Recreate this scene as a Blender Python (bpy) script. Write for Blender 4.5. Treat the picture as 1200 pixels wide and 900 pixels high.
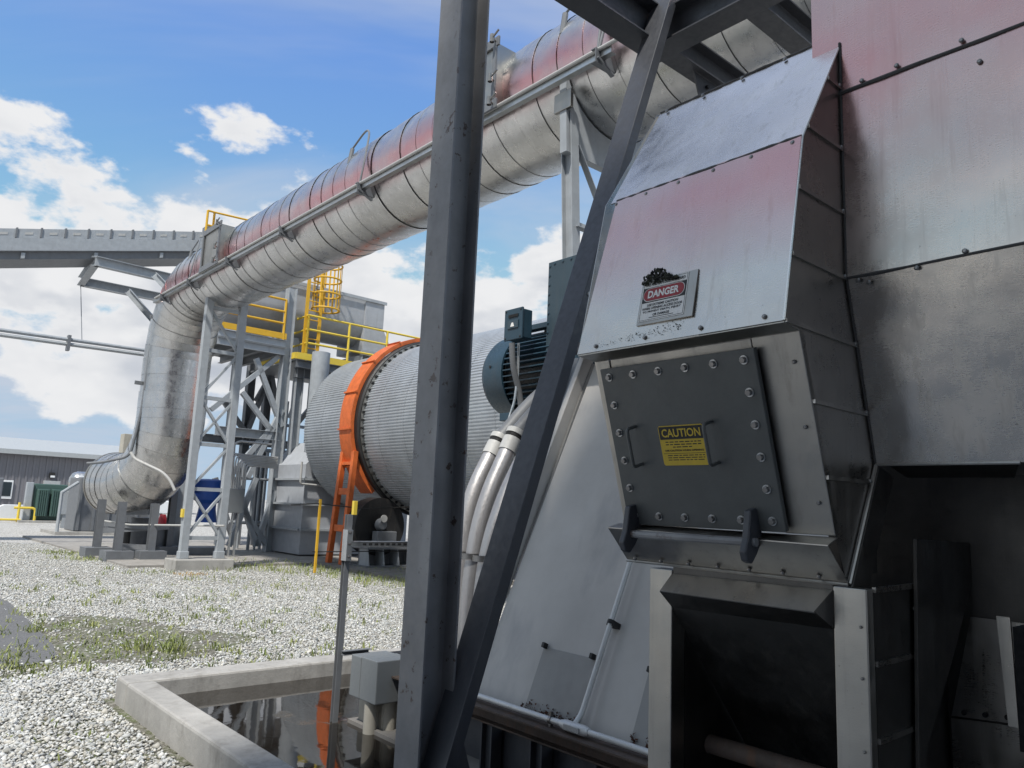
import bpy, math, random
import numpy as np
from mathutils import Vector, Matrix
random.seed(7); RNG = np.random.default_rng(11)
for o in list(bpy.data.objects): bpy.data.objects.remove(o)
scene = bpy.context.scene
COL = scene.collection
# ------------------------------------------------------------------ camera
PITCH, ROLL, FPX = math.radians(9.2), math.radians(2.4), 901.0
YAW = math.radians(41)                      # the plant grid is turned 41 degrees from the view
Fv = Vector((0, math.cos(PITCH), math.sin(PITCH)))
R0 = Vector((1, 0, 0)); U0 = Vector((0, -math.sin(PITCH), math.cos(PITCH)))
Rv = R0*math.cos(ROLL) + U0*math.sin(ROLL); Uv = -R0*math.sin(ROLL) + U0*math.cos(ROLL)
EYE = Vector((0, 0, 1.6))
cam = bpy.data.cameras.new('camera'); cam.sensor_width = 36; cam.lens = 36*FPX/1200
cam.clip_start = 0.05; cam.clip_end = 3000
camo = bpy.data.objects.new('camera', cam); COL.objects.link(camo)
camo.matrix_world = Matrix.Translation(EYE) @ Matrix((Rv, Uv, -Fv)).transposed().to_4x4()
scene.camera = camo
# ------------------------------------------------------------------ sky and sun
SUN_EL = math.radians(58)
Av = Vector((-math.sin(YAW), math.cos(YAW), 0)); Bv = Vector((math.cos(YAW), math.sin(YAW), 0))
sdir = (-Bv*0.87 - Av*0.5).normalized()*math.cos(SUN_EL) + Vector((0, 0, math.sin(SUN_EL)))   # towards the sun
world = bpy.data.worlds.new('World'); scene.world = world; world.use_nodes = True
NT = world.node_tree; NT.nodes.clear()
def wn(t, **k):
    n = NT.nodes.new(t)
    for a, v in k.items(): setattr(n, a, v)
    return n
def wl(a, b): NT.links.new(a, b)
def wmath(op, a, b=None, clamp=False):
    n = wn('ShaderNodeMath', operation=op); n.use_clamp = clamp
    for i, v in enumerate((a, b)):
        if v is None: continue
        if isinstance(v, (int, float)): n.inputs[i].default_value = v
        else: wl(v, n.inputs[i])
    return n.outputs[0]
out = wn('ShaderNodeOutputWorld'); bg = wn('ShaderNodeBackground'); bg.inputs[1].default_value = 0.15
sky = wn('ShaderNodeTexSky', sky_type='NISHITA'); sky.sun_disc = False
sky.sun_elevation = SUN_EL; sky.sun_rotation = math.atan2(sdir.x, sdir.y)
sky.air_density = 1.0; sky.dust_density = 0.6; sky.ozone_density = 1.6
tc = wn('ShaderNodeTexCoord'); sep = wn('ShaderNodeSeparateXYZ'); wl(tc.outputs['Generated'], sep.inputs[0])
zc = wmath('MAXIMUM', sep.outputs[2], 0.0)
den = wmath('ADD', zc, 0.16)
cb = wn('ShaderNodeCombineXYZ'); wl(wmath('DIVIDE', sep.outputs[0], den), cb.inputs[0]); wl(wmath('DIVIDE', sep.outputs[1], den), cb.inputs[1])
def wnoise(vec, scale, detail, rough, loc=(0, 0, 0), sc=(1, 1, 1), dist=0.0):
    mp = wn('ShaderNodeMapping'); mp.inputs['Location'].default_value = loc; mp.inputs['Scale'].default_value = sc
    wl(vec, mp.inputs[0]); n = wn('ShaderNodeTexNoise'); wl(mp.outputs[0], n.inputs['Vector'])
    n.inputs['Scale'].default_value = scale; n.inputs['Detail'].default_value = detail
    n.inputs['Roughness'].default_value = rough; n.inputs['Distortion'].default_value = dist
    return n.outputs['Fac']
def wramp(v, a, b, lo=0.0, hi=1.0):
    n = wn('ShaderNodeMapRange', interpolation_type='SMOOTHSTEP'); wl(v, n.inputs['Value'])
    n.inputs['From Min'].default_value = a; n.inputs['From Max'].default_value = b
    n.inputs['To Min'].default_value = lo; n.inputs['To Max'].default_value = hi
    return n.outputs['Result']
# cumulus: noise on the view direction, gathered in a bank low over the horizon all the way round
nrmv = wn('ShaderNodeVectorMath', operation='NORMALIZE'); wl(tc.outputs['Generated'], nrmv.inputs[0])
CL = (4.0, -5.2, 0.1); CS = (1, 1, 1.75)
cum = wnoise(nrmv.outputs[0], 4.3, 10, 0.55, CL, CS)
cum_up = wnoise(nrmv.outputs[0], 4.3, 4, 0.5, (CL[0], CL[1], CL[2]+0.06), CS)
bank = wmath('MULTIPLY', wramp(sep.outputs[2], 0.03, 0.14), wramp(sep.outputs[2], 0.54, 0.30))
dens = wmath('ADD', cum, wmath('ADD', wmath('MULTIPLY', bank, 0.208), -0.16))
mask = wramp(dens, 0.485, 0.535)
thick = wramp(dens, 0.50, 0.66)
shade = wmath('MULTIPLY', wramp(wmath('SUBTRACT', cum_up, cum), -0.09, 0.06), thick)
veil = wnoise(cb.outputs[0], 0.55, 6, 0.58, (9.2, 6.6, 0), (0.8, 1.2, 1), 0.8)
cmask = wmath('MULTIPLY', wramp(veil, 0.36, 0.62), 0.74)
mixc = wn('ShaderNodeMix', data_type='RGBA')
mixc.inputs[6].default_value = (4.3, 4.33, 4.4, 1); mixc.inputs[7].default_value = (2.55, 2.75, 3.1, 1); wl(shade, mixc.inputs[0])
gain = wn('ShaderNodeMix', data_type='RGBA', blend_type='MULTIPLY'); gain.inputs[0].default_value = 1; wl(sky.outputs[0], gain.inputs[6]); gain.inputs[7].default_value = (0.78, 0.99, 1.24, 1)
cap = wn('ShaderNodeMix', data_type='RGBA', blend_type='DARKEN'); cap.inputs[0].default_value = 1; wl(gain.outputs[2], cap.inputs[6]); cap.inputs[7].default_value = (2.1, 2.9, 3.75, 1)
m1 = wn('ShaderNodeMix', data_type='RGBA'); wl(cap.outputs[2], m1.inputs[6]); m1.inputs[7].default_value = (2.9, 3.15, 3.65, 1); wl(cmask, m1.inputs[0])
m2 = wn('ShaderNodeMix', data_type='RGBA'); wl(m1.outputs[2], m2.inputs[6]); wl(mixc.outputs[2], m2.inputs[7]); wl(mask, m2.inputs[0])
wl(m2.outputs[2], bg.inputs[0]); wl(bg.outputs[0], out.inputs[0])
sun = bpy.data.lights.new('sun', 'SUN'); sun.energy = 3.8; sun.angle = math.radians(3); sun.color = (1, 0.955, 0.88)
suno = bpy.data.objects.new('sun', sun); COL.objects.link(suno)
suno.rotation_euler = (-sdir).to_track_quat('-Z', 'Y').to_euler()
vs = scene.view_settings; vs.view_transform = 'Standard'; vs.look = 'None'; vs.gamma = 1; vs.exposure = 0.4; vs.use_curve_mapping = False
scene.render.engine = 'CYCLES'; scene.cycles.max_bounces = 7
# ------------------------------------------------------------------ helpers
# every shape is written in plant coordinates (b, a, z): b = away-right, a = away-left, z = up
def Wp(p): return Bv*p[0] + Av*p[1] + Vector((0, 0, p[2]))
def S(px, py, **k):
    """survey: point of the photographed ray on a known plane of the plant (a=, b=, z= or Y= distance)"""
    d = Fv*FPX + Rv*(px-600) - Uv*(py-450)
    (n, v), = k.items()
    t = {'z': lambda: (v-1.6)/d.z, 'a': lambda: v/d.dot(Av), 'b': lambda: v/d.dot(Bv), 'Y': lambda: v/d.y}[n]()
    p = EYE + d*t
    return (p.dot(Bv), p.dot(Av), p.z)
def V(p): return Vector(p)
class MB:
    def __init__(s): s.v = []; s.f = []; s.smooth = False
    def add(s, vs_, fs):
        n = len(s.v); s.v += [tuple(v) for v in vs_]; s.f += [tuple(i+n for i in f) for f in fs]; return s
    def box(s, b0, b1, a0, a1, z0, z1):
        vs_ = [(b, a, z) for z in (z0, z1) for a in (a0, a1) for b in (b0, b1)]
        return s.add(vs_, [(0, 2, 3, 1), (4, 5, 7, 6), (0, 1, 5, 4), (2, 6, 7, 3), (0, 4, 6, 2), (1, 3, 7, 5)])
    def frame(s, p, q, up=(0, 0, 1)):
        d = (V(q)-V(p)).normalized(); u = V(up)
        if abs(d.dot(u.normalized())) > 0.98: u = Vector((0, 1, 0))
        x = d.cross(u).normalized(); y = x.cross(d).normalized(); return d, x, y
    def sweep(s, prof, p, q, up=(0, 0, 1)):
        d, x, y = s.frame(p, q, up); p = V(p); q = V(q); n = len(prof)
        vs_ = [p + x*c[0] + y*c[1] for c in prof] + [q + x*c[0] + y*c[1] for c in prof]
        fs = [(i, (i+1) % n, n+(i+1) % n, n+i) for i in range(n)] + [tuple(range(n))[::-1], tuple(range(n, 2*n))]
        return s.add(vs_, fs)
    def bar(s, p, q, w, h=None, up=(0, 0, 1)):
        h = h or w; return s.sweep([(-w/2, -h/2), (w/2, -h/2), (w/2, h/2), (-w/2, h/2)], p, q, up)
    def ibeam(s, p, q, d, w, tf=0.012, tw=0.009, up=(0, 0, 1)):
        return s.sweep([(-w/2, -d/2), (w/2, -d/2), (w/2, -d/2+tf), (tw/2, -d/2+tf), (tw/2, d/2-tf), (w/2, d/2-tf), (w/2, d/2), (-w/2, d/2), (-w/2, d/2-tf), (-tw/2, d/2-tf), (-tw/2, -d/2+tf), (-w/2, -d/2+tf)], p, q, up)
    def channel(s, p, q, d, w, t=0.01, up=(0, 0, 1)):
        return s.sweep([(0, -d/2), (w, -d/2), (w, -d/2+t), (t, -d/2+t), (t, d/2-t), (w, d/2-t), (w, d/2), (0, d/2)], p, q, up)
    def angle(s, p, q, w, t=0.01, up=(0, 0, 1)):
        return s.sweep([(0, 0), (w, 0), (w, t), (t, t), (t, w), (0, w)], p, q, up)
    def tube(s, pts, r, n=10, caps=True, fillet=0.0, fs=5):
        pts = [V(p) for p in pts]
        if fillet:
            np_ = [pts[0]]
            for i in range(1, len(pts)-1):
                a, b, c = pts[i-1], pts[i], pts[i+1]
                f = min(fillet, (a-b).length*0.48, (c-b).length*0.48)
                p0 = b+(a-b).normalized()*f; p1 = b+(c-b).normalized()*f
                for k in range(fs+1):
                    t = k/fs; np_.append(p0*(1-t)**2 + b*2*t*(1-t) + p1*t*t)
            pts = np_+[pts[-1]]
        rr = r if isinstance(r, (list, tuple)) else [r]*len(pts)
        rings = []; prev = None
        for i, p in enumerate(pts):
            d = ((pts[min(i+1, len(pts)-1)]-p).normalized() + (p-pts[max(i-1, 0)]).normalized()).normalized()
            if prev is None: u = Vector((0, 0, 1)) if abs(d.z) < 0.9 else Vector((0, 1, 0))
            else: u = prev
            x = d.cross(u).normalized(); y = x.cross(d).normalized(); prev = y
            rings.append([p + (x*math.cos(2*math.pi*k/n) + y*math.sin(2*math.pi*k/n))*rr[i] for k in range(n)])
        vs_ = [v for g in rings for v in g]; fs_ = []
        for i in range(len(pts)-1):
            for k in range(n): fs_.append((i*n+k, i*n+(k+1) % n, (i+1)*n+(k+1) % n, (i+1)*n+k))
        if caps: fs_ += [tuple(range(n))[::-1], tuple(range((len(pts)-1)*n, len(pts)*n))]
        s.smooth = True
        return s.add(vs_, fs_)
    def lathe(s, c, axis, prof, n=24, a0=0.0, a1=None, up=(0, 0, 1)):
        """prof: list of (distance along axis, radius)"""
        full = a1 is None; a1 = 2*math.pi if full else a1
        ax = V(axis).normalized(); u = V(up)
        if abs(ax.dot(u)) > 0.95: u = Vector((0, 1, 0))
        x = ax.cross(u).normalized(); y = x.cross(ax).normalized(); c = V(c); m = n if full else n+1
        vs_ = []
        for (t, r) in prof:
            for k in range(m):
                w = a0+(a1-a0)*k/n; vs_.append(c+ax*t+(x*math.cos(w)+y*math.sin(w))*r)
        fs = []
        for i in range(len(prof)-1):
            for k in range(n): fs.append((i*m+k, i*m+(k+1) % m, (i+1)*m+(k+1) % m, (i+1)*m+k))
        s.smooth = True
        return s.add(vs_, fs)
    def poly(s, pts, t=0.0, nrm=None):
        """a flat plate of thickness t grown along nrm"""
        n = len(pts); pts = [V(p) for p in pts]
        if not t: return s.add(pts, [tuple(range(n))])
        if nrm is None: nrm = (pts[1]-pts[0]).cross(pts[2]-pts[1]).normalized()
        nrm = V(nrm)
        return s.add(pts+[p+nrm*t for p in pts], [tuple(range(n))[::-1], tuple(range(n, 2*n))]+[(i, (i+1) % n, n+(i+1) % n, n+i) for i in range(n)])
    def sheet(s, c00, c10, c11, c01, nx=10, ny=10, wave=0.003, t=0.003, seed=0, freq=3.0):
        """a dented metal sheet between four corners"""
        c00, c10, c11, c01 = map(V, (c00, c10, c11, c01)); nrm = (c10-c00).cross(c01-c00).normalized()
        rg = random.Random(seed); ph = [(rg.uniform(0.4, 1)*freq, rg.uniform(0.4, 1)*freq, rg.uniform(0, 6.3), rg.uniform(.4, 1)) for _ in range(5)]
        vs_ = []
        for j in range(ny+1):
            for i in range(nx+1):
                u, w = i/nx, j/ny; p = (c00*(1-u)+c10*u)*(1-w)+(c01*(1-u)+c11*u)*w
                e = min(1, 6*min(u, 1-u, w, 1-w)+0.0)
                h = sum(q[3]*math.sin(6.28*(q[0]*u+q[1]*w)+q[2]) for q in ph)/5
                vs_.append(p+nrm*wave*h*e)
        g = nx+1
        fs = [(j*g+i, j*g+i+1, (j+1)*g+i+1, (j+1)*g+i) for j in range(ny) for i in range(nx)]
        rim = [i for i in range(g)] + [j*g+nx for j in range(1, ny+1)] + [ny*g+i for i in range(nx-1, -1, -1)] + [j*g for j in range(ny-1, 0, -1)]
        s.add(vs_, fs); n0 = len(s.v)
        base = n0-len(vs_)
        s.v += [tuple(vs_[i]-nrm*t) for i in rim]
        k = len(rim); s.f += [(base+rim[(i+1) % k], base+rim[i], n0+i, n0+(i+1) % k) for i in range(k)]
        s.smooth = True
        return s
BASE = {}
def mesh_from(mb, base, name, sharp=35):
    me = bpy.data.meshes.new(name)
    me.from_pydata([(v[0]-base[0], v[1]-base[1], v[2]-base[2]) for v in mb.v], [], mb.f)
    import bmesh
    bm = bmesh.new(); bm.from_mesh(me); bmesh.ops.recalc_face_normals(bm, faces=bm.faces); bm.to_mesh(me); bm.free()
    if mb.smooth:
        me.shade_smooth(); me.set_sharp_from_angle(angle=math.radians(sharp))
    return me
def place(o, base):
    o.location = Wp(base); o.rotation_euler = (0, 0, YAW); BASE[o.name] = tuple(base)
def tag(o, label, cat, group=None):
    o['label'] = label; o['category'] = cat
    if group: o['group'] = group
def thing(name, label, cat, base, group=None):
    o = bpy.data.objects.new(name, None); COL.objects.link(o); o.empty_display_size = 0.2
    place(o, base); tag(o, label, cat, group); return o
def root_base(o):
    while o.parent: o = o.parent
    return BASE[o.name]
def part(parent, name, mb, mat, bevel=0.0, label=None, sharp=35):
    me = mesh_from(mb, root_base(parent), name, sharp); me.materials.append(mat)
    o = bpy.data.objects.new(name, me); COL.objects.link(o); o.parent = parent
    if bevel:
        m = o.modifiers.new('bevel', 'BEVEL'); m.width = bevel; m.segments = 2; m.limit_method = 'ANGLE'; m.angle_limit = math.radians(40)
    if label: o['label'] = label
    return o
def share(parent, name, src, dloc=(0, 0, 0)):
    o = bpy.data.objects.new(name, src.data); COL.objects.link(o); o.parent = parent; o.location = dloc; return o
def solo(name, label, cat, mb, mat, base, group=None, bevel=0.0, kind=None, sharp=35):
    me = mesh_from(mb, base, name, sharp); me.materials.append(mat)
    o = bpy.data.objects.new(name, me); COL.objects.link(o); place(o, base)
    if kind: o['kind'] = kind
    if label: o['label'] = label
    if cat: o['category'] = cat
    if group: o['group'] = group
    if bevel:
        m = o.modifiers.new('bevel', 'BEVEL'); m.width = bevel; m.segments = 2; m.limit_method = 'ANGLE'; m.angle_limit = math.radians(40)
    return o
# ------------------------------------------------------------------ materials
class Mat:
    def __init__(s, name, color=(.5, .5, .5), rough=.5, metal=0.0):
        s.m = bpy.data.materials.new(name); s.m.use_nodes = True; s.t = s.m.node_tree
        s.b = s.t.nodes['Principled BSDF']; s.b.inputs['Base Color'].default_value = (*color, 1)
        s.b.inputs['Roughness'].default_value = rough; s.b.inputs['Metallic'].default_value = metal
        s.tc = s.n('ShaderNodeTexCoord'); s.color = color
    def n(s, t, **k):
        n = s.t.nodes.new(t)
        for a, v in k.items(): setattr(n, a, v)
        return n
    def l(s, a, b): s.t.links.new(a, b); return s
    def coord(s, scale=(1, 1, 1), which='Object', loc=(0, 0, 0)):
        mp = s.n('ShaderNodeMapping'); s.l(s.tc.outputs[which], mp.inputs[0]); mp.inputs['Scale'].default_value = scale; mp.inputs['Location'].default_value = loc
        return mp.outputs[0]
    def noise(s, scale=5, detail=4, rough=.55, vec=None, sc=(1, 1, 1), dist=0, loc=(0, 0, 0)):
        n = s.n('ShaderNodeTexNoise'); s.l(vec or s.coord(sc, loc=loc), n.inputs['Vector'])
        n.inputs['Scale'].default_value = scale; n.inputs['Detail'].default_value = detail; n.inputs['Roughness'].default_value = rough; n.inputs['Distortion'].default_value = dist
        return n.outputs['Fac']
    def rng(s, v, a, b, lo=0., hi=1., clamp=True):
        n = s.n('ShaderNodeMapRange'); s.l(v, n.inputs['Value']); n.clamp = clamp
        for k, x in (('From Min', a), ('From Max', b), ('To Min', lo), ('To Max', hi)): n.inputs[k].default_value = x
        return n.outputs['Result']
    def math(s, op, a, b=0.0):
        n = s.n('ShaderNodeMath', operation=op)
        for i, v in enumerate((a, b)):
            if isinstance(v, (int, float)): n.inputs[i].default_value = v
            else: s.l(v, n.inputs[i])
        return n.outputs[0]
    def mix(s, f, a, b):
        n = s.n('ShaderNodeMix', data_type='RGBA')
        for i, v in ((0, f), (6, a), (7, b)):
            if isinstance(v, (int, float)): n.inputs[i].default_value = v
            elif isinstance(v, tuple): n.inputs[i].default_value = (*v, 1)
            else: s.l(v, n.inputs[i])
        return n.outputs[2]
    def set(s, **k):
        for a, v in k.items():
            i = s.b.inputs[a.replace('_', ' ')]
            if isinstance(v, (int, float)): i.default_value = v
            elif isinstance(v, tuple): i.default_value = (*v, 1)
            else: s.l(v, i)
        return s
    def bump(s, h, strength=.3, dist=.01, normal=None):
        n = s.n('ShaderNodeBump'); s.l(h, n.inputs['Height']); n.inputs['Strength'].default_value = strength; n.inputs['Distance'].default_value = dist
        if normal: s.l(normal, n.inputs['Normal'])
        s.l(n.outputs[0], s.b.inputs['Normal']); return n.outputs[0]
def paint(name, c, rough=.45, wear=.25, dirt=(.12, .10, .08), scale=6, amount=.35, metal=0.0):
    m = Mat(name, c, rough, metal)
    n1 = m.noise(scale, 6, .6); n2 = m.noise(scale*9, 4, .6)
    col = m.mix(m.rng(n1, .35, .7), tuple(x*(1-wear*.5) for x in c), tuple(min(1, x*(1+wear*.45)) for x in c))
    drip = m.noise(scale*2.2, 5, .6, sc=(1, 1, .12))
    col = m.mix(m.math('MULTIPLY', m.rng(drip, .56, .78), amount), col, dirt)
    m.set(Base_Color=col, Roughness=m.rng(n2, .3, .7, rough-.1, min(1, rough+.18)))
    m.bump(n2, .12, .004); return m
def stainless(name, c=(.56, .555, .54), rough=.33, tint=None, brush=(1, 1, 14), dents=.35, stain=.3, seed=0, aniso=0.0):
    """brushed cladding sheet; tint = (colour, z centre, half height): pink glare painted into the sheet colour"""
    m = Mat(name, c, rough, 1.0)
    big = m.noise(1.7, 5, .6, loc=(seed, seed*2, 0)); mid = m.noise(7, 5, .6, loc=(seed, 3, 1)); br = m.noise(55, 3, .6, sc=brush, loc=(seed, 0, 2))
    col = m.mix(m.rng(big, .3, .72), tuple(x*.82 for x in c), tuple(min(1, x*1.1) for x in c))
    streak = m.noise(4.5, 6, .65, sc=(1, 1, .1), loc=(0, seed, 5))
    col = m.mix(m.math('MULTIPLY', m.rng(streak, .55, .75), stain), col, (.23, .21, .19))
    fs_ = m.noise(24, 5, .7, sc=(1, 1, .05), loc=(2, seed, 8)); col = m.mix(m.rng(fs_, .56, .74, 0, .30), col, (.20, .18, .16))
    sp = m.noise(70, 3, .6, loc=(seed, 6, 3)); col = m.mix(m.rng(sp, .70, .76, 0, .55), col, (.12, .11, .10))
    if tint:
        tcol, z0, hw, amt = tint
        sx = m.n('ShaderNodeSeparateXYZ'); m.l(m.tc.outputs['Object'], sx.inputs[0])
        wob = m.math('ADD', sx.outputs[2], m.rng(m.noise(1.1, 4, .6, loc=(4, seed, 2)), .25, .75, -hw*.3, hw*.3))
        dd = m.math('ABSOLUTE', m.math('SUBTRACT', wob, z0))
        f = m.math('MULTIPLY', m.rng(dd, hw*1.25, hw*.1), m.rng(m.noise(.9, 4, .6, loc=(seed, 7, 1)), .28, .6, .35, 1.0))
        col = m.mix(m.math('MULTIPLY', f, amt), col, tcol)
    m.set(Base_Color=col)
    r = m.math('ADD', m.math('ADD', m.rng(mid, .3, .7, rough-.08, rough+.10), m.rng(fs_, .5, .75, 0, .14)), m.rng(br, .3, .7, -.05, .06))
    m.set(Roughness=r)
    if aniso: m.set(Anisotropic=aniso)
    b1 = m.n('ShaderNodeBump'); m.l(m.noise(2.6, 3, .5, loc=(seed, 1, 9)), b1.inputs['Height']); b1.inputs['Strength'].default_value = dents; b1.inputs['Distance'].default_value = .05
    fine = m.noise(240, 2, .6, loc=(seed, 4, 4)); m.bump(m.math('ADD', br, fine), .11, .0016, b1.outputs[0]); return m
def M(x): return x.m
ROSE_GLARE = (.66, .30, .31)  # pink glare on the cladding, put into its base colour as height bands
m_duct = M(stainless('duct_cladding', (.60, .60, .595), .30, tint=(ROSE_GLARE, 6.60, .30, .9), dents=.18, stain=.16))
m_vduct = M(stainless('riser_cladding', (.60, .60, .595), .27, dents=.15, stain=.16, seed=3))
m_clad = M(stainless('housing_cladding', (.61, .575, .53), .25, tint=(ROSE_GLARE, 3.05, .55, .85), dents=.16, stain=.28, seed=5))
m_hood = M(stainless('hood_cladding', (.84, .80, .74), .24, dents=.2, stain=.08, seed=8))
m_dang = M(stainless('sloping_cladding', (.64, .605, .56), .25, tint=(ROSE_GLARE, 2.58, .27, .8), dents=.2, stain=.14, seed=6))
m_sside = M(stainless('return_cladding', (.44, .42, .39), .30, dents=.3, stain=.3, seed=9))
m_trim = M(stainless('frame_stainless', (.40, .385, .355), .36, dents=.12, stain=.35, seed=12))
m_dark_ss = M(stainless('dark_stainless', (.12, .115, .108), .45, dents=.2, stain=.5, seed=14))  # dark base colour stands in for shade in the throat and recesses
m_lip = M(stainless('lip_stainless', (.44, .42, .39), .36, dents=.2, stain=.4, seed=15))
m_seal = M(paint('seam_sealant', (.075, .072, .07), .7, amount=.2))
m_core = M(paint('inner_pipe_grey', (.20, .195, .19), .6))
m_screw = M(stainless('screw_steel', (.30, .29, .28), .4, stain=.4, seed=2))
m_steel_ = paint('grey_paint', (.20, .20, .205), .42, .35, scale=3, amount=.35, dirt=(.17, .16, .15))
lk = m_steel_.b.inputs['Base Color'].links[0].from_socket
m_steel_.set(Base_Color=m_steel_.mix(m_steel_.rng(m_steel_.noise(1.6, 3, .45, sc=(1, 1, .55), loc=(3, 1, 2)), .56, .60, 0, .55), lk, (.29, .29, .29)))
lk = m_steel_.b.inputs['Base Color'].links[0].from_socket
m_steel_.set(Base_Color=m_steel_.mix(m_steel_.math('MULTIPLY', m_steel_.rng(m_steel_.noise(11, 6, .7, loc=(1, 5, 3)), .60, .63), m_steel_.rng(m_steel_.noise(1.3, 3, .5, loc=(8, 2, 1)), .42, .55)), lk, (.075, .05, .04)))
m_steel = m_steel_.m
m_steel_d = M(paint('dark_grey_paint', (.052, .055, .064), .42, .3, scale=3, amount=.3, dirt=(.12, .115, .11)))
m_str = M(paint('structural_grey', (.33, .355, .38), .5, .2, amount=.25))
m_strd = M(paint('shop_grey', (.15, .16, .175), .5, .2, amount=.25))
m_door = M(paint('door_paint', (.085, .09, .088), .38, .2, scale=9, amount=.15))
m_white = M(paint('pedestal_paint', (.50, .48, .455), .62, .22, scale=1.4, amount=.5, dirt=(.22, .22, .24)))
m_white2 = M(paint('pedestal_hatch_paint', (.29, .285, .275), .55, .12, scale=2, amount=.2))
m_orange = M(paint('orange_paint', (.58, .13, .03), .5, .35, amount=.6, dirt=(.25, .10, .05)))
m_yellow = M(paint('yellow_paint', (.62, .36, .02), .5, .12, amount=.2))
m_yellow2 = M(paint('safety_yellow', (.70, .52, .06), .5, .1, amount=.15))
m_motor = M(paint('motor_blue', (.018, .045, .068), .38, .2, amount=.15))
m_teal = M(paint('cabinet_blue', (.032, .055, .072), .45, .15, amount=.15))
m_blue = M(paint('pump_blue', (.012, .07, .33), .4, .15, amount=.2))
m_green = M(paint('transformer_green', (.055, .105, .092), .45, .12, amount=.12))
m_drum = M(stainless('drum_sheet', (.47, .50, .53), .42, dents=.1, stain=.22, seed=20))
m_drum.node_tree.nodes['Principled BSDF'].inputs['Metallic'].default_value = .55
m_black = M(paint('grease_black', (.012, .012, .013), .55, .3))
m_rubber = M(paint('dark_hole', (.006, .006, .007), .8, .1))
m_rust = M(paint('rusty_steel', (.085, .062, .05), .7, .5, scale=8, amount=.7, dirt=(.16, .075, .035)))
m_pipe = M(stainless('galvanised_conduit', (.55, .56, .56), .35, stain=.15, dents=.05, seed=30))
m_galv = M(paint('bright_galvanised', (.62, .62, .61), .35, .12, amount=.2, metal=.25))
m_pvc = M(paint('grey_conduit', (.42, .41, .41), .38, .15, amount=.4, dirt=(.30, .22, .22), metal=.6))
m_pvcd = M(paint('flexible_conduit', (.13, .137, .147), .45, .12, amount=.2))
m_trough = M(paint('trough_grey', (.36, .38, .41), .45, .15, amount=.2))
m_ivory = M(paint('coupling_white', (.42, .42, .41), .5, .1, amount=.3))
m_boxg = M(paint('enclosure_grey', (.17, .185, .195), .45, .1, scale=3, amount=.12))
m_wood = M(paint('concrete_block_mat', (.40, .38, .33), .85, .2, amount=.3))
m_wallp = M(paint('siding_purple_grey', (.17, .168, .185), .55, .08, amount=.1))
m_shade_block = M(paint('shade_block_siding', (.26, .235, .23), .55, .1, amount=.15))
m_roof = M(paint('roof_metal', (.36, .38, .39), .45, .1, amount=.1))
m_paper = M(paint('sign_white', (.74, .73, .70), .5, .08, scale=40, amount=.2))
m_red = M(paint('sign_red', (.30, .012, .02), .45, .1))
m_ink = M(paint('sign_black', (.010, .010, .010), .5, .1))
m_sigy = M(paint('sign_yellow', (.52, .37, .03), .5, .1, scale=30, amount=.2))
m_carw = M(paint('car_white', (.75, .76, .77), .3, .05, amount=.05))
m_glass = M(Mat('dark_glass', (.02, .03, .035), .08))
m_lens = M(Mat('tail_light_red', (.45, .01, .01), .2))
def concrete(name, c, rough=.85, wet=False):
    m = Mat(name, c, rough); n1 = m.noise(2.5, 7, .65); n2 = m.noise(30, 6, .7); n3 = m.noise(7, 6, .6, sc=(1, 1, .35))
    col = m.mix(m.rng(n1, .3, .7), tuple(x*.72 for x in c), tuple(x*1.15 for x in c))
    col = m.mix(m.math('MULTIPLY', m.rng(n3, .52, .72), .55), col, (.13, .12, .105))
    col = m.mix(m.rng(n2, .58, .75, 0, .4), col, (.10, .095, .09))
    m.set(Base_Color=col); m.bump(n2, .5, .006); return m.m
m_conc = concrete('concrete', (.37, .36, .34)); m_pad = concrete('slab_concrete', (.30, .285, .265)); m_pier = concrete('stained_concrete', (.20, .19, .18))
m_mud = concrete('pit_silt', (.10, .075, .05))
# ------------------------------------------------------------------ the setting
def structure(name, mb, mat): return solo(name, None, None, mb, mat, (0, 0, 0), kind='structure')
# pit opening in the ground (b 2.03.., a ..6.5) is cut out of the sheet by four strips
PB0, PB1, PA0, PA1 = 1.95, 9.0, -3.0, 6.55
gm = Mat('gravel_ground', (.40, .385, .36), .9)
v1 = gm.n('ShaderNodeTexVoronoi'); gm.l(gm.coord(), v1.inputs['Vector']); v1.inputs['Scale'].default_value = 21
v2 = gm.n('ShaderNodeTexVoronoi'); gm.l(gm.coord(loc=(3, 5, 1)), v2.inputs['Vector']); v2.inputs['Scale'].default_value = 9
val = gm.n('ShaderNodeSeparateColor'); gm.l(v1.outputs['Color'], val.inputs[0])
val2 = gm.n('ShaderNodeSeparateColor'); gm.l(v2.outputs['Color'], val2.inputs[0])
c = gm.mix(val.outputs[0], (.33, .325, .31), (.59, .58, .56))
c = gm.mix(gm.math('MULTIPLY', val2.outputs[1], .5), c, (.50, .48, .44))
c = gm.mix(gm.rng(v1.outputs['Distance'], .45, .75, 0, .7), c, (.16, .15, .13))
c = gm.mix(gm.rng(gm.noise(.35, 6, .6), .55, .75, 0, .45), c, (.20, .18, .15))
gm.set(Base_Color=c); gm.bump(v1.outputs['Distance'], 1.0, .02)
g = MB(); L = 400
g.poly([(-L, PA1, 0), (L, PA1, 0), (L, L*2, 0), (-L, L*2, 0)]); g.poly([(-L, -L, 0), (PB0, -L, 0), (PB0, PA1, 0), (-L, PA1, 0)])
g.poly([(PB1, -L, 0), (L, -L, 0), (L, PA1, 0), (PB1, PA1, 0)]); g.poly([(PB0, -L, 0), (PB1, -L, 0), (PB1, PA0, 0), (PB0, PA0, 0)])
structure('ground', g, gm.m)
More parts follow.
